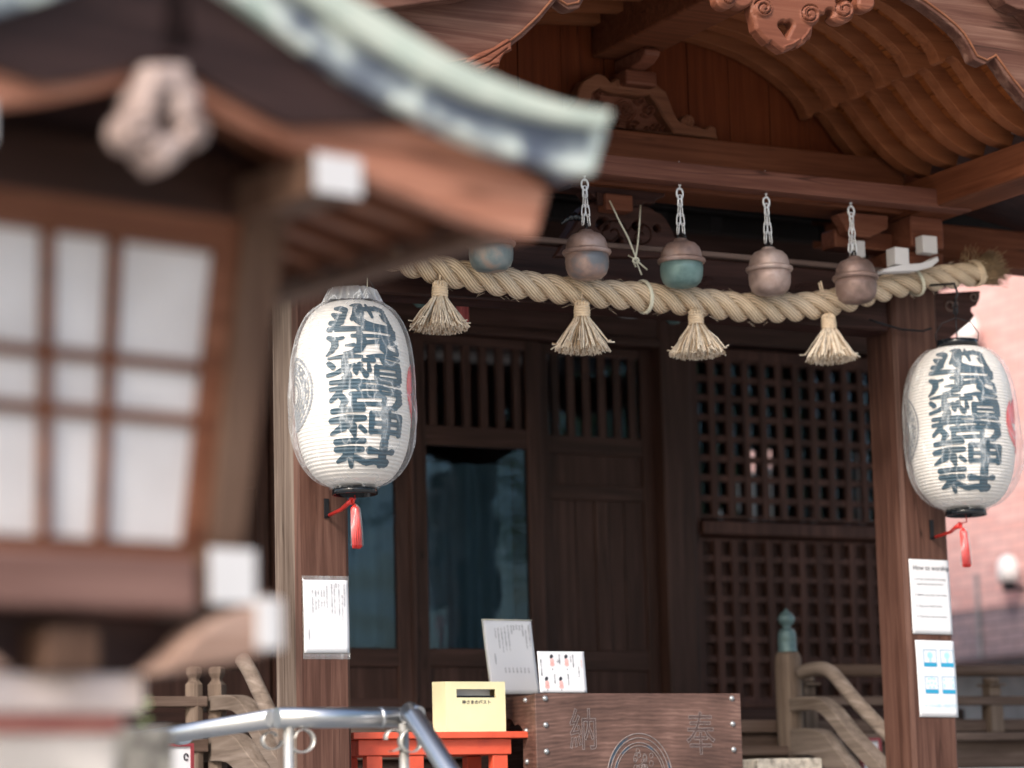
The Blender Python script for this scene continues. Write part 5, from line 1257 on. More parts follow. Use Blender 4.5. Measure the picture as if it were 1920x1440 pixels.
for (bx_, by_, kind) in ((.18, .655, 0), (.62, .655, 1), (.18, .305, 2), (.62, .305, 3)):
    w_, h_ = .34, .225
    rect(bx_, bx_+w_, by_, by_+.055, 0, .0002); rect(bx_, bx_+.012, by_+.055, by_+h_, 0, .0002); rect(bx_+w_-.012, bx_+w_, by_+.055, by_+h_, 0, .0002); rect(bx_+.012, bx_+w_-.012, by_+h_-.007, by_+h_, 0, .0002)
    def disc(cx, cy, r_, mi): mb.add([f((cx+r_*math.cos(k*.52))*W_, (cy*H_+r_*W_*math.sin(k*.52)), .0003) for k in range(12)], [tuple(range(12))], mi)
    if kind in (0, 1): disc(bx_+w_/2, by_+.15, .075, 1); rect(bx_+w_/2-.03, bx_+w_/2+.03, by_+.06, by_+.10, 1, .0003)
    elif kind == 2:
        for u, v in ((.1, .19), (.17, .20), (.24, .19), (.08, .13), (.17, .14), (.26, .13), (.12, .08), (.22, .08)): disc(bx_+u, by_+v, .028, 1)
    else:
        for u in (.06, .28): disc(bx_+u, by_+.18, .025, 1); rect(bx_+u-.02, bx_+u+.02, by_+.08, by_+.13, 1, .0003)
put_text(mb, '４つのお願い感染予防', W_*.085, lambda a, b__, c_: f(.55*W_+a, .17*H_+b__, .0002), 1)
part('print', mb, [M['blue'], M['lightblue']], pn)
a, b_, c = P(1716, 1352, YF-.002), P(1798, 1353, YF-.002), P(1703, 1044, YF-.002)
# tall sheet and small card standing on the offering box
q = ((952, 1300), (1013, 1300.5), (905, 1161)); ya = 9.33
pn = thing('paper_notice', 'tall plastic covered sheet of Japanese writing standing on the offering box', 'notice', tuple(P(980, 1300, ya)))
P00 = P(922, 1301, ya); P10 = P(1013, 1301.5, ya-.01); P01 = P(905, 1163, ya+.03); P01[2] = P01[2]
mb, f, W_, H_ = sheet(P00, P10, P01, curl=-.004)
top_r = f(W_, H_)
part('sheet', mb, M['paper'], pn)
mb = MB(); s_ = H_/30
for k, (u, v, t_) in enumerate([(.93, .05, '池尻稲荷神社の由緒について'), (.86, .12, '当神社は明暦年間に創立'), (.80, .05, '祭神は倉稲魂命'), (.74, .06, '例大祭'), (.68, .05, '初午祭'), (.62, .06, '節分祭'), (.57, .06, '年末大祓式'), (.50, .06, '古くより旧池尻村の産土神として'), (.43, .08, '人々に親しまれ水の神様として'), (.36, .10, '広く信仰を集めてまいりました'), (.29, .10, '境内には清めの井戸があり'), (.23, .10, 'かれずの井戸'), (.17, .45, '池尻稲荷神社')]): put_column(mb, t_, s_*.9, u*W_, H_*(1-v), f)
for k in range(7): put_column(mb, '月日祭', s_*.9, (.35+.08*k)*W_, H_*.36, f)
part('writing', mb, M['ink_grey'], pn)
mb = MB(); mb.tube([f(-.004, H_+.003), f(W_+.003, H_+.003)], .0018, 5); mb.tube([f(-.004, -.002), f(-.004, H_+.003)], .0014, 5); part('clear_edge', mb, M['cord'], pn)
pn = thing('paper_notice', 'small card with four little shrine maiden pictures leaning on the offering box', 'notice', tuple(P(1055, 1300, 9.10)))
mb, f, W_, H_ = sheet(P(1013, 1298.5, 9.10), P(1101, 1298.5, 9.10), P(1007, 1221, 9.13)); part('card', mb, M['paper'], pn)
mb = MB()
def disc(cx, cy, rx, ry, mi): mb.add([f((cx+rx*math.cos(k*.52))*W_, (cy+ry*math.sin(k*.52))*H_, .0002) for k in range(12)], [tuple(range(12))], mi)
for cx, cy in ((.30, .80), (.61, .80), (.16, .26), (.46, .26)):
    disc(cx, cy+.08, .030, .045, 0); disc(cx-.02, cy+.06, .022, .05, 0); disc(cx, cy-.04, .045, .07, 1); disc(cx, cy-.12, .05, .05, 1); disc(cx+.0, cy-.24 if cy > .5 else cy-.20, .008, .02, 0)
s_ = H_/17
for u, v, t_, mi in ((.92, .2, '参拝の作法', 1), (.86, .35, '二礼二拍手一礼', 0), (.75, .08, '神前に立ち姿勢を', 0), (.70, .12, '正します', 0), (.46, .08, '深いお辞儀を', 0), (.42, .2, '二回', 0), (.62, .55, '胸の高さで手を', 0), (.33, .55, '合わせて拍手', 0), (.06, .2, '最後にもう一度お辞儀', 0)): put_column(mb, t_, s_*.85, u*W_, H_*(1-v), f, mi)
part('pictures', mb, [M['ink'], M['pinkink']], pn)

# =================================================================== STOOL AND LETTER BOX
ys0, ys1 = 9.12, 9.42; sx0, sx1 = 4.215, P(992, 1375, ys0)[0]; zs1 = P(830, 1372, ys0)[2]
st = thing('stool', 'vermilion painted wooden stool table left of the offering box', 'stool', ((sx0+sx1)/2, 9.27, FLOOR))
mb = MB(); mb.box(sx0, sx1, ys0, ys1, zs1-.024, zs1); part('seat_board', mb, M['orange'], st, .003)
ax1 = P(958, 1400, ys0+.03)[0]; ax0 = sx0+.03
mb = MB(); mb.box(ax0, ax1, ys0+.025, ys0+.05, zs1-.082, zs1-.025); mb.box(ax0, ax1, ys1-.05, ys1-.025, zs1-.082, zs1-.025); mb.box(ax0, ax0+.02, ys0+.051, ys1-.051, zs1-.08, zs1-.026); mb.box(ax1-.02, ax1, ys0+.051, ys1-.051, zs1-.08, zs1-.026); split_parts('apron', mb, M['orange'], st, .003)
for x in (ax0+.035, ax1-.075):
    for y in (ys0+.03, ys1-.06):
        mb = MB(); mb.box(x, x+.062, y+.001, y+.04, FLOOR, zs1-.083); part('leg', mb, M['orange'], st, .003)
mb = MB(); mb.box(ax0+.2, ax0+.262, ys0+.03, ys0+.07, FLOOR, zs1-.083); part('leg', mb, M['orange'], st, .003)
yb = 9.17; a = P(835, 1371, yb); b_ = P(949, 1371, yb); zt_ = P(880, 1278, yb)[2]
lb_ = thing('letter_box', 'pale yellow card letter box with a slot on the vermilion stool', 'letter box', ((a[0]+b_[0])/2, yb, zs1))
x0, x1, z0, z1 = a[0], b_[0], zs1+.001, zt_
sxa, sxb = P(856, 1300, yb)[0], P(929, 1300, yb)[0]; sza, szb = P(890, 1308, yb)[2], P(890, 1292, yb)[2]
mb = MB()
for q in ((x0+.004, sxa, z0, z1), (sxb, x1, z0, z1), (sxa, sxb, z0, sza), (sxa, sxb, szb, z1)): mb.box(q[0], q[1], yb, yb+.006, q[2], q[3])
part('front', mb, M['yellow'], lb_)
mb = MB(); mb.add([(x0+.004, yb, z0), (x0-.0, yb+.095, z0), (x0-.0, yb+.095, z1+.004), (x0+.004, yb, z1)], [(0, 3, 2, 1)]); mb.box(x1-.006, x1, yb+.0065, yb+.095, z0, z1); mb.box(x0, x1, yb+.0955, yb+.101, z0, z1+.003); mb.box(x0+.004, x1-.0065, yb+.0065, yb+.094, z1-.005, z1-.001); part('sides', mb, M['yellow'], lb_)
mb = MB(); mb.box(x0+.006, x1-.02, yb+.04, yb+.044, z0, sza+.005); mb.box(sxa-.0, sxb, yb+.045, yb+.05, sza-.004, z1-.01); part('lining', mb, M['paper'], lb_)
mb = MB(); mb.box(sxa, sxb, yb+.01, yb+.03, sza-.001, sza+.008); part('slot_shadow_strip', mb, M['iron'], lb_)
mb = MB(); c0_ = P(866, 1313, yb-.001); put_text(mb, '神さまのポスト', .0175, lambda x, y, z: (c0_[0]+x*.98, yb-.0012, c0_[2]+y*.9), 0, align='LEFT', bold=.0004); part('lettering', mb, M['ink'], lb_)

# =================================================================== STEEL HANDRAIL
hr = thing('handrail', 'shiny stainless steel pipe handrail with scroll ornaments', 'handrail', tuple(np.array([3.4, 7.7, .9])))
YH = 7.7
pA = P(522, 1346, YH); pB = P(745, 1345, YH); pA = pA.copy(); zc = pA[2]
pA0 = pA+np.array([-.17, 2.2, -.055]); pC = P(772, 1340, YH-.10)
R_ = .0298
mb = MB(); mb.tube([pA0, pA+np.array([-.004, .03, 0])], R_*.95, 24); part('rail_section', mb, M['steel'], hr)
mb = MB(); mb.tube([pA+np.array([-.006, 0, 0]), pB], R_*1.04, 28); part('rail_section', mb, M['steel'], hr)
mb = MB(); mb.tube([pB+np.array([-.05, 0, 0]), pB+np.array([.02, -.01, .002]), pC+np.array([.0, .015, .006]), pC+np.array([.012, -.02, -.004])], R_*.97, 28); part('elbow', mb, M['steel'], hr)
dn = np.array([.0, -1.5, -1.12])
mb = MB(); mb.tube([pC+np.array([.0, .02, .012]), pC+np.array([.0, -.02, -.010]), pC+dn], R_*1.0, 28); part('rail_section', mb, M['steel'], hr)
mb = MB(); mb.tube([pB+np.array([-.062, 0, 0]), pB+np.array([-.048, 0, 0])], R_*1.07, 28); mb.tube([pA+np.array([-.004, .75, -.016]), pA+np.array([-.004, .79, -.017])], R_*1.12, 20); split_parts('collar', mb, M['steel'], hr)
M['offwhite_steel'] = plain('weathered_pale_steel', (.50, .48, .45), .35, metal=.6, var=.15)
for px_, yy in ((541, YH), (757, YH-.03)):
    c = P(px_, 1365, yy); mb = MB(); mb.tube([(c[0], yy, 1.12 if yy == YH else .9), (c[0], yy, zc-.02)], .0155, 14); p_ = part('post', mb, M['offwhite_steel'], hr)
def scroll(cx, cy, rx, yy, a0, tn, ln):
    mb = MB(); pts = spiral(cx, cy, rx*.55, rx, a0, tn, 36); n_ = len(pts); v = []
    for a, b_ in pts:
        q = P(a, b_, yy); v += [(q[0], yy-.014, q[2]), (q[0], yy+.014, q[2])]
    v2 = []
    for a, b_ in pts:
        ccx, ccy = cx, cy; a2, b2 = cx+(a-cx)*.90, cy+(b_-cy)*.90; q = P(a2, b2, yy); v2 += [(q[0], yy-.014, q[2]), (q[0], yy+.014, q[2])]
    m_ = len(v); fs = [(2*i, 2*i+1, 2*i+3, 2*i+2) for i in range(n_-1)]+[(m_+2*i+2, m_+2*i+3, m_+2*i+1, m_+2*i) for i in range(n_-1)]
    fs += [(2*i, 2*i+2, m_+2*i+2, m_+2*i) for i in range(n_-1)]+[(2*i+3, 2*i+1, m_+2*i+1, m_+2*i+3) for i in range(n_-1)]
    mb.add(v+v2, fs, 0, None, True); part('scroll', mb, M['offwhite_steel'], hr)
scroll(566, 1386, 29, YH, 3.3, .95, 0); scroll(508, 1386, 22, YH+.12, -.5, -.9, 0); scroll(736, 1385, 25, YH-.03, 3.0, .8, 0); scroll(772, 1392, 26, YH-.06, -.4, .75, 0)

# =================================================================== FOREGROUND WOODEN LANTERN
TH = rad(10.8); EX = np.array([math.cos(TH), math.sin(TH), 0]); EY = np.array([-math.sin(TH), math.cos(TH), 0])
d_ = ray(345, 1020); O3 = CAM+d_*4.6
def LL(px_, py_, w_=0.0):                           # pixel -> local (u, v) on the lantern's plane w
    q = PP(px_, py_, O3+EY*w_, EY); return np.dot(q-O3, EX), q[2]
tl = thing('wooden_lantern', 'large wooden lantern with paper lattice window and green copper roof, close to the camera', 'lantern', (O3[0], O3[1], 0), rotz=TH)
uc = LL(128, 1000)[0]; uR0 = 0.0; zb_ = O3[2]
WG = -.25
def dual(pxs, w_): return [LL(a, b_, w_) for a, b_ in pxs]
# --- window: flared panel
uTop, vTop = LL(403, 472, -.03); H_w = vTop-zb_
def fl_(u, v, w_=0.0):                              # flare: u measured at sill level from the centre line
    k = (v-zb_)/H_w; return (uc+(u-uc)*(1+(uTop-uc)/(uR0-uc)*k-k), w_-.03*k, v)
hw = uR0-uc
def fbar(mb, u0, u1, v0, v1, w0, w1):
    v = [fl_(u, z, w_) for z in (v0, v1) for w_ in (w0, w1) for u in (u0, u1)]
    mb.add(v, [(0,2,3,1),(4,5,7,6),(0,1,5,4),(2,6,7,3),(0,4,6,2),(1,3,7,5)])
def lpart(name, mb, mats, parent=tl, bev=0): return part(name, mb, mats, parent, bev, world=False)
mb = MB(); fbar(mb, uc-hw, uR0, zb_, vTop, .012, .016); pane = lpart('paper_pane', mb, M['washi_white'])
m1u = LL(189, 1017)[0]; m0u = LL(83, 1005)[0]; b_w = .009
for uu in (m0u, m1u):
    mb = MB(); fbar(mb, uu-b_w, uu+b_w, zb_+.001, vTop-.001, -.004, .010); lpart('window_bar', mb, M['lantern_wood'], tl)
v1_, v2_ = LL(275, 783)[1], LL(290, 683)[1]
for vv in (v1_, v2_):
    mb = MB(); fbar(mb, uc-hw+.001, uR0-.001, vv-b_w, vv+b_w, -.002, .008); lpart('window_bar', mb, M['lantern_wood'], tl)
mb = MB(); ft = .032
fbar(mb, uR0, uR0+ft, zb_-.02, vTop+.02, -.01, .03); fbar(mb, uc-hw-ft, uc-hw, zb_-.02, vTop+.02, -.01, .03)
split_parts('window_stile', mb, M['lantern_wood'], tl, 0, False)
mb = MB(); vh = LL(200, 385)[1]; fbar(mb, uc-hw-ft, uR0+ft, vTop, vTop+.055, -.012, .03); fbar(mb, uc-hw-ft, uR0+ft, zb_-.026, zb_, -.012, .03); split_parts('window_frame', mb, M['lantern_wood'], tl, 0, False)
pw = .066
mb = MB(); fbar(mb, uR0+ft, uR0+ft+pw, zb_-.02, vTop+.12, -.03, .06); fbar(mb, uc-hw-ft-pw, uc-hw-ft, zb_-.02, vTop+.12, -.03, .06)
fbar(mb, uR0+ft, uR0+ft+pw, zb_-.02, vTop+.12, .50, .59); fbar(mb, uc-hw-ft-pw, uc-hw-ft, zb_-.02, vTop+.12, .50, .59)
split_parts('corner_post', mb, M['lantern_wood_z'], tl, .004, False)
mb = MB(); fbar(mb, uR0+ft+.03, uR0+ft+.04, zb_, vTop+.1, .06, .5); fbar(mb, uc-hw-ft-.04, uc-hw-ft-.03, zb_, vTop+.1, .06, .5); fbar(mb, uc-hw-ft, uR0+ft, zb_, vTop+.1, .54, .55); split_parts('side_panel', mb, M['washi_white'], tl, 0, False)
mb = MB(); uo = uR0+ft+pw; ul_ = 2*uc-uo
mb.box(ul_-.05, uo+.06, -.05, .62, vTop+.056, vTop+.16); lpart('header', mb, M['lantern_dark'], tl, .006)
vb1, vb0 = LL(200, 1040)[1], LL(200, 1145)[1]
mb = MB(); mb.box(ul_+.03, LL(372, 1100, -.05)[0], -.05, .62, vb0, zb_-.027); lpart('base_beam', mb, M['base_wood'], tl, .008)
mb = MB(); mb.box(ul_+.05, LL(345, 1200, .06)[0], .06, .5, LL(330, 1262, .06)[1], vb0-.002); lpart('floor_block', mb, M['lantern_black'], tl, .006)
# --- white ended beams
def wbeam(px0, px1, py0, py1, w0, w1, both=True):
    (a, z1) = LL(px0, py0, w0); (b_, z0) = LL(px1, py1, w0)
    for m_ in ((0, 1) if both else (0,)):
        u0, u1 = (a, b_) if m_ == 0 else (2*uc-b_, 2*uc-a)
        mb = MB(); mb.box(u0, u1, w0+.004, w1, z0, z1); p_ = lpart('beam', mb, M['lantern_wood_z'], tl, .005)
        mb = MB(); mb.box(u0+.002, u1-.002, w0, w0+.0035, z0+.002, z1-.002); lpart('white_end', mb, M['white_paint'], p_)
wbeam(590, 680, 283, 372, -.285, .7); wbeam(392, 482, 1025, 1136, -.06, .7)
# bracket arm low right with pale end
for m_ in (0, 1):
    pl = dual([(290, 1262), (335, 1225), (372, 1182), (420, 1152), (505, 1114), (523, 1160), (520, 1215), (440, 1240), (360, 1256)], -.05)
    if m_: pl = [(2*uc-u, v) for u, v in pl][::-1]
    mb = MB(); mb.prism(pl, -.06, .03); p_ = lpart('bracket_arm', mb, M['arm_wood'], tl, .006)
    a, z1 = LL(478, 1122, -.06); b_, z0 = LL(524, 1218, -.06)
    if m_: a, b_ = 2*uc-b_, 2*uc-a
    mb = MB(); mb.box(a, b_, -.069, -.0615, z0, z1); lpart('pale_end', mb, M['white_paint'], p_, .003)
# --- roof
T = [(678, 0), (759, 51), (813, 84), (900, 131), (980, 164), (1056, 190), (1110, 202), (1152, 207)]
Mi = [(583, 0), (651, 49), (732, 100), (813, 144), (900, 184), (980, 209), (1060, 228), (1140, 238)]
Lo = [(434, -12), (553, 73), (675, 160), (786, 214), (877, 255), (960, 288), (1040, 315), (1116, 326)]
Lb = [(250, 95), (400, 195), (520, 258), (640, 310), (760, 362), (860, 402), (940, 430), (1005, 447)]
WT, WM, WB = -.34, -.31, -.26
def prof(px, w_): return dual(px, w_)
ucr = uc+.022
def ext_apex(pts, top_dv):
    (u0, v0), (u1, v1) = pts[0], pts[1]; s = (v0-v1)/(u1-u0); out = []
    L_ = u0-ucr; n_ = 6
    if L_ > .02:
        for i in range(n_):
            t_ = i/n_; uu = ucr+L_*t_; out.append((uu, v0+s*(u0-uu)*(.88+.12*t_)-top_dv*(1-t_)**2))
    return out+pts
def resamp(pts, n_):
    p = np.array(pts); d = np.r_[0, np.cumsum(np.hypot(*np.diff(p, axis=0).T))]; s = np.linspace(0, d[-1], n_)
    return [(np.interp(a, d, p[:, 0]), np.interp(a, d, p[:, 1])) for a in s]
NR = 26
pT = resamp(ext_apex(prof(T, WT), .02), NR); pM = resamp(ext_apex(prof(Mi, WM), .02), NR); pL = resamp(ext_apex(prof(Lo, WM), .02), NR); pB2 = ext_apex(prof(Lb, WB), .02)
pM2 = resamp(ext_apex(prof(Mi, WT), .02), NR)
pB = resamp(pB2, NR); pLb = resamp(ext_apex(prof([(434, -12), (553, 73), (675, 160), (786, 214), (877, 255), (950, 283), (1000, 318), (1032, 345)], WB), .02), NR)
def both(p): return [(2*ucr-u, v) for u, v in p[::-1]]+p[1:]
mb = MB(); mb.strip(both(pM2), both(pT), WT, .68); lpart('roof_top_sheet', mb, M['copper_top'], tl, .006)
mb = MB(); mb.strip(both(pL), both([(a, b_-.0015) for a, b_ in pM]), WM, .65); lpart('roof_edge_layer', mb, M['copper'], tl, .006)
mb = MB(); mb.strip(both(pB), both([(a, b_-.0015) for a, b_ in pLb]), WB, WB+.05); bb2 = lpart('bargeboard', mb, M['lantern_barge'], tl, .006)
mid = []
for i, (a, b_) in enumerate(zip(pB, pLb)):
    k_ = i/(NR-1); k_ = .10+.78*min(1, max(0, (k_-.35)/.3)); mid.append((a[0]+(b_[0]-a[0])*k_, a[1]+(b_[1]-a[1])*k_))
mb = MB(); mb.strip(both([(a, b_) for a, b_ in mid]), both([(a, b_-.002) for a, b_ in pLb]), WB-.02, WB-.001); lpart('upper_board', mb, M['lantern_black'], bb2, .003)  # dark strip under the copper, widened towards the peak as painted overhang shade
# roof underside and rafters along the slope
und = [(a, b_+.012) for a, b_ in pLb[:-2]]
mb = MB(); mb.strip(both([(a, b_-.012) for a, b_ in pL[:-1]]), both([(a, b_-.002) for a, b_ in pL[:-1]]), WB+.05, .63); lpart('roof_boards', mb, M['lantern_wood'])
rp = [(a[0]*.96+uc*.04, a[1]-.016) for a in pL[:-1]]; rq = [(a, b_-.055) for a, b_ in rp]
for k in range(7):
    w0 = WB+.10+k*.115; mb = MB(); mb.strip(both(rq), both(rp), w0, w0+.045); lpart('rafter', mb, M['lantern_wood'], tl, .003)
# eave strip at the slope foot
mb = MB(); ue, ve = pB[-1]
for sgn in (0, 1):
    a, b_ = ue-.065, ue-.004
    if sgn: a, b_ = 2*uc-b_, 2*uc-a
    mb.box(a, b_, WB+.051, .62, ve+.004, ve+.030)
split_parts('eave_strip', mb, M['lantern_wood_z'], tl, .004, False)
mb = MB(); mb.prism(both(resamp([(uc, vTop+.62), (uc+.5, vTop+.2)], 4))+[(uc+.35, vTop+.16), (uc-.35, vTop+.16)], -.02, -.0); lpart('gable_board', mb, M['lantern_black'])
# pendant
def fp(X, Y):
    g = np.maximum.reduce([f_circ(X, Y, 266, 240, 40), f_circ(X, Y, 352, 242, 40), f_circ(X, Y, 308, 272, 40), f_circ(X, Y, 306, 304, 16), f_circ(X, Y, 288, 185, 40), f_circ(X, Y, 338, 185, 38), f_poly(X, Y, [(270, 120), (350, 120), (375, 250), (240, 250)])])
    return np.minimum(g, -f_stroke(X, Y, [(308, 190, 16), (312, 238, 36)]))
def rp_(X, Y, G): return .02*np.clip(G/16, 0, 1)-.02*np.clip(f_line(X, Y, spiral(258, 245, 4, 32, 0, 1.2), 7)/4+.4, 0, 1)-.02*np.clip(f_line(X, Y, spiral(358, 247, 4, 32, 3, -1.2), 7)/4+.4, 0, 1)
def mapL(x, y, h): u, v = LL(x, y, WB-.03); return np.array([u, WB-.03-h, v])
mb = MB(); carve(mb, fp, 205, 415, 120, 340, 4, mapL, .045, rp_); lpart('carved_pendant', mb, M['pendant'], tl)
# pedestal
def tier(px_, y0, y1, wf, name, mat, wd=.62):
    u1, z1 = LL(px_, y0, wf); z0 = LL(px_, y1, wf)[1]; mb = MB(); mb.box(2*uc-u1, u1, wf, wf+2*(u1-uc), z0, z1); lpart(name, mb, mat, tl, .012); return z0
tier(192, 1172, 1262, -.02, 'pedestal_block', M['lantern_wood_z'])
tier(275, 1264, 1336, .04, 'pedestal_top', M['pinkstone'])
tier(238, 1338, 1372, .07, 'pedestal_band', M['redstone'])
u1, z1 = LL(222, 1374, .09); mb = MB(); mb.box(2*uc-u1, u1, .09, .09+2*(u1-uc), .004, z1); lpart('pedestal', mb, M['palestone'], tl, .012)
# granite fence post and a young shrub behind it
q = P(262, 1362, 5.35); mb = MB(); mb.box(q[0]-.075, q[0]+.075, 5.35, 5.50, .004, q[2]); single('stone_post', mb, M['granite'], 'speckled square granite fence post at the lower left corner', 'stone post', bev=.01, loc=(q[0], 5.42, .004))
q = P(272, 1335, 6.0); sh = thing('shrub', 'pale green twig tip showing behind the granite post', 'plant', (q[0], 6.0, .004))
mb = MB(); mb.tube([(q[0], 6.0, .004), (q[0]+.02, 6.0, .8), (q[0], 6.0, q[2]-.03)], [.012, .008, .003], 6); part('stem', mb, M['bark'], sh)
mb = MB()
for k in range(46):
    a_ = rng.uniform(0, 6.28); zz = q[2]-rng.uniform(-.03, .5)**1.0; d = np.array([math.cos(a_), math.sin(a_), .5]); c = np.array([q[0], 6.0, zz]); s_ = np.array([-d[1], d[0], 0])*.012; L_ = rng.uniform(.02, .035)
    mb.add([c, c+d*L_*.5+s_, c+d*L_, c+d*L_*.5-s_], [(0, 1, 2, 3)])
M['paleleaf'] = plain('pale_leaf', (.38, .48, .20), .5); part('leaves', mb, M['paleleaf'], sh)

# =================================================================== SMALL HANGING THINGS UNDER THE PORCH
def rnd(px_, py_, Y): return P(px_, py_, Y)
c = rnd(868, 590, 9.6); rc = thing('red_cloth', 'small faded red cloth hanging behind the leftmost straw tassel', 'cloth', tuple(c))
x0, z1 = P(855, 556, 9.6)[[0, 2]]; x1, z0 = P(878, 604, 9.6)[[0, 2]]
mb = MB(); n_ = 8; v = []
for i in range(n_+1):
    for z in (z1, z0): v += [(x0+(x1-x0)*i/n_, 9.6+.006*math.sin(i*1.3), z), (x0+(x1-x0)*i/n_, 9.604+.006*math.sin(i*1.3), z)]
mb.add(v, [(4*i, 4*i+4, 4*i+6, 4*i+2) for i in range(n_)]+[(4*i+1, 4*i+3, 4*i+7, 4*i+5) for i in range(n_)], 0, None, True); M['fadedred'] = plain('faded_red_cloth', (.42, .10, .10), .8); part('cloth', mb, M['fadedred'], rc)
def green_bell(px_, py_, lab):
    c = P(px_, py_, 9.9); t = thing('small_green_bell', lab, 'bell', tuple(c), 'green bells hung behind the beam'); mb = MB()
    mb.lathe([(0.0, -.035), (.02, -.033), (.034, -.018), (.038, .0), (.041, .004), (.036, .008), (.030, .024), (.012, .035), (0.0, .036)], seg=20); part('body', mb, bm['GR'], t, world=False)
    mb = MB(); mb.tube([(0, 0, .034), (0, 0, .3)], .003, 5); part('wire', mb, M['iron'], t, world=False)
green_bell(790, 560, 'small green bell hanging behind the beam near the red cloth'); green_bell(1263, 592, 'small green bell peeping out under the beam by the middle tassel')
hc = thing('cable', 'grey cable sagging under the beam behind the straw tassels', 'cable', tuple(P(1170, 590, 9.4)))
mb = MB(); mb.tube([tuple(P(1120+i*13, 578+18*math.sin(math.pi*i/10)-2*i*.0, 9.4)) for i in range(11)], .004, 6); part('cable', mb, plain('grey_cable', (.15, .15, .16), .5), hc)
cr = thing('plastic_scrap', 'crumpled black plastic caught on the beam left of the second bell chain', 'plastic', tuple(P(1080, 410, 8.97)))
mb = MB(); pts = [P(a, b_, 8.965) for a, b_ in ((1052, 420), (1064, 410), (1078, 406), (1092, 410), (1103, 420))]; mb.tube([tuple(p) for p in catmull(pts, 5)], [.004+.011*math.sin(math.pi*i/20)*(1+.4*math.sin(i*2)) for i in range(21)], 7); part('scrap', mb, M['blackpaint'], cr)
lp = thing('glass_lamp', 'small clear glass lamp on the porch purlin at the right edge', 'lamp', tuple(P(1908, 225, 8.2)))
c = P(1908, 222, 8.2); mb = MB(); mb.lathe([(.012, -.05), (.022, -.045), (.024, -.01), (.02, .02), (.0, .03)], tuple(c), 20); part('glass_cover', mb, M['film'], lp)
mb = MB(); mb.lathe([(.026, .015), (.026, .035), (.0, .036)], tuple(c), 20); mb.lathe([(.027, -.056), (.027, -.05)], tuple(c), 20); part('cap', mb, M['steel'], lp)
ck = thing('cable_clip', 'small silver clip on the end of the bell plank', 'clip', tuple(P(1772, 357, 8.88)))
c = P(1772, 357, 8.86); mb = MB(); mb.box(c[0]-.010, c[0]+.010, 8.86, 8.875, c[2]-.016, c[2]+.016); mb.lathe([(.005, -.003), (.005, .003)], (c[0], 8.856, c[2]), 8); part('plate', mb, M['steel'], ck, .002)

# =================================================================== NEIGHBOUR BUILDING ON THE RIGHT
XW = 12.0
bl = thing('brick_building', 'pink brick tiled building beyond the right pillar', 'building', (XW, 18, 0))
zw = PX(1850, 1232, XW)[2]; zd = PX(1850, 1140, XW)[2]
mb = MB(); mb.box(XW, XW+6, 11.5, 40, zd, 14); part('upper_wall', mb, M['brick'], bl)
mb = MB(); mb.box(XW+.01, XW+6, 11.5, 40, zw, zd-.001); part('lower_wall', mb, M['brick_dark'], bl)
mb = MB()
for i in range(40): mb.box(XW-.012, XW-.001, 12+i*.72, 12.03+i*.72, zw, zd+.25)
part('joint_strips', mb, M['step'], bl)
mb = MB(); mb.box(XW+.5, XW+6, 11.6, 40, .004, zw-.001); part('ground_floor', mb, M['step'], bl)
mb = MB()
for i in range(10): mb.box(XW+.47, XW+.499, 14+i*1.6, 15+i*1.6, 1.2, zw-.5)
split_parts('pale_window', mb, M['lampwhite'], bl)
yw0, yw1 = PX(1640, 900, 9.4)[1], PX(1380, 900, 9.4)[1]
mb = MB(); mb.box(9.4, 9.55, yw0, yw1+1.5, .004, 3.56); mb.box(9.36, 9.59, yw0-.02, yw1+1.52, 3.561, 3.60)
single('garden_wall', mb, M['palewall'], 'white plastered wall glimpsed through the lattice squares', 'wall', loc=(9.4, yw0, .004))
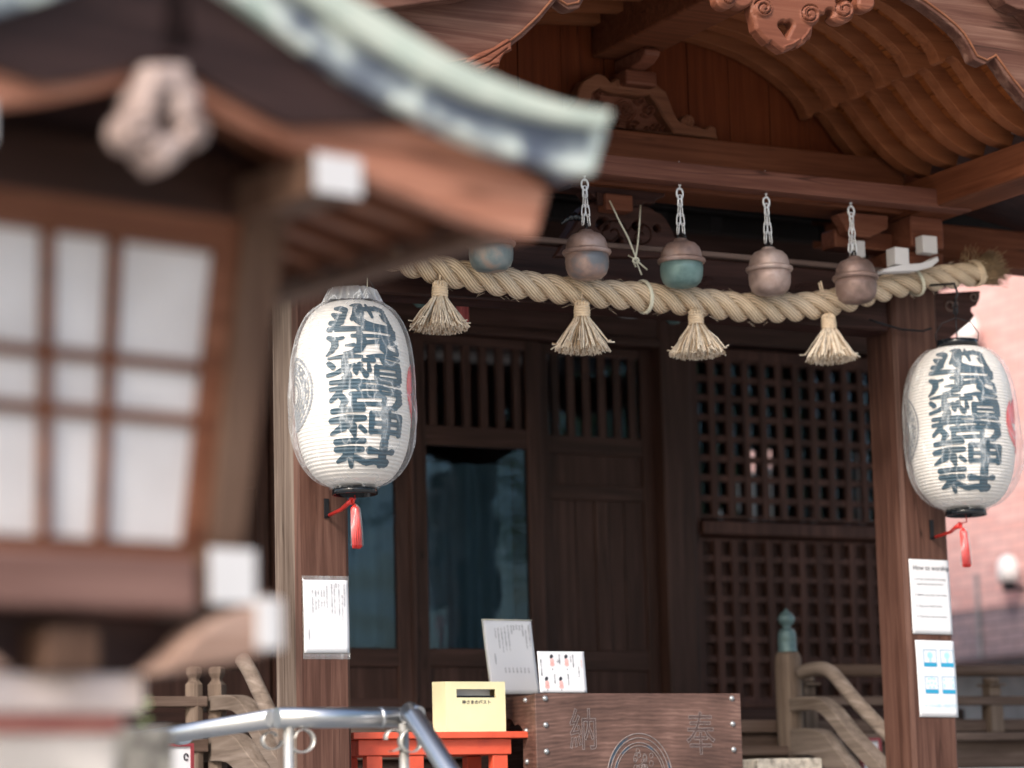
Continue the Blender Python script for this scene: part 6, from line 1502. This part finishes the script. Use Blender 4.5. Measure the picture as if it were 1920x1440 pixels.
def dome(px_, py_, s_, lab):
    c = PX(px_, py_, XW-.12); t = thing('wall_lamp', lab, 'lamp', tuple(c), 'domed lamps on the brick building')
    mb = MB(); mb.lathe([(.085*s_, -.10*s_), (.09*s_, -.02*s_), (.085*s_, .05*s_), (.06*s_, .095*s_), (.025*s_, .115*s_), (0, .12*s_)], seg=24); part('shade', mb, M['lampwhite'], t, world=False)
    mb = MB(); mb.lathe([(.05*s_, -.17*s_), (.055*s_, -.101*s_)], seg=16); mb.box(0, .12, -.02, .02, -.16*s_, -.13*s_); part('base', mb, M['iron'], t, world=False)
dome(1890, 1068, .85, 'white domed lamp on the brick wall, fully in view at the right edge'); dome(1814, 618, .85, 'white domed lamp on the brick wall, peeping over the right paper lantern')
# trees in front of the shrine, seen only in the glass
def tree(x, y, h, r_, lab, seed):
    rg_ = np.random.default_rng(seed); t = thing('broadleaf_tree', lab, 'tree', (x, y, .004), 'trees facing the shrine')
    mb = MB(); mb.tube([(0, 0, 0), (.1, 0, h*.3), (-.05, .1, h*.6), (0, 0, h*.9)], [.22, .17, .1, .03], 10)
    for k in range(6):
        a_ = k*1.1; mb.tube([(0, 0, h*(.35+.07*k)), (r_*.4*math.cos(a_), r_*.4*math.sin(a_), h*(.5+.07*k)), (r_*.75*math.cos(a_), r_*.75*math.sin(a_), h*(.55+.07*k))], [.08, .05, .02], 6)
    part('trunk', mb, M['bark'], t, world=False)
    n_ = 5200; cl_ = rg_.normal(0, 1, (60, 3)); cl_ /= np.linalg.norm(cl_, axis=1)[:, None]; cl_ *= rg_.uniform(.35, 1, (60, 1)); vs = []; fs = []
    for i in range(n_):
        c = cl_[rg_.integers(60)]*np.array([r_, r_, h*.3])+np.array([0, 0, h*.68])+rg_.normal(0, .28, 3)
        a = rg_.normal(0, 1, 3); a /= np.linalg.norm(a); b_ = np.cross(a, rg_.normal(0, 1, 3)); b_ /= np.linalg.norm(b_); s_ = .10
        k = len(vs); vs += [c-a*s_, c+b_*s_*.5, c+a*s_, c-b_*s_*.5]; fs.append((k, k+1, k+2, k+3))
    mb = MB(); mb.add(vs, fs); part('crown', mb, M['leaf'], t, world=False)
tree(-3.5, -6, 9, 3.0, 'broadleaf tree mirrored in the left glass door pane', 1); tree(14.5, -1.5, 9, 3.2, 'broadleaf tree mirrored at the right side of the door glass', 2); tree(17.5, 4, 10, 3.2, 'broadleaf tree mirrored in the lattice panes', 3)
tree(11.3, -7.5, 9, 3.0, 'broadleaf tree mirrored in the middle of the door glass', 4)
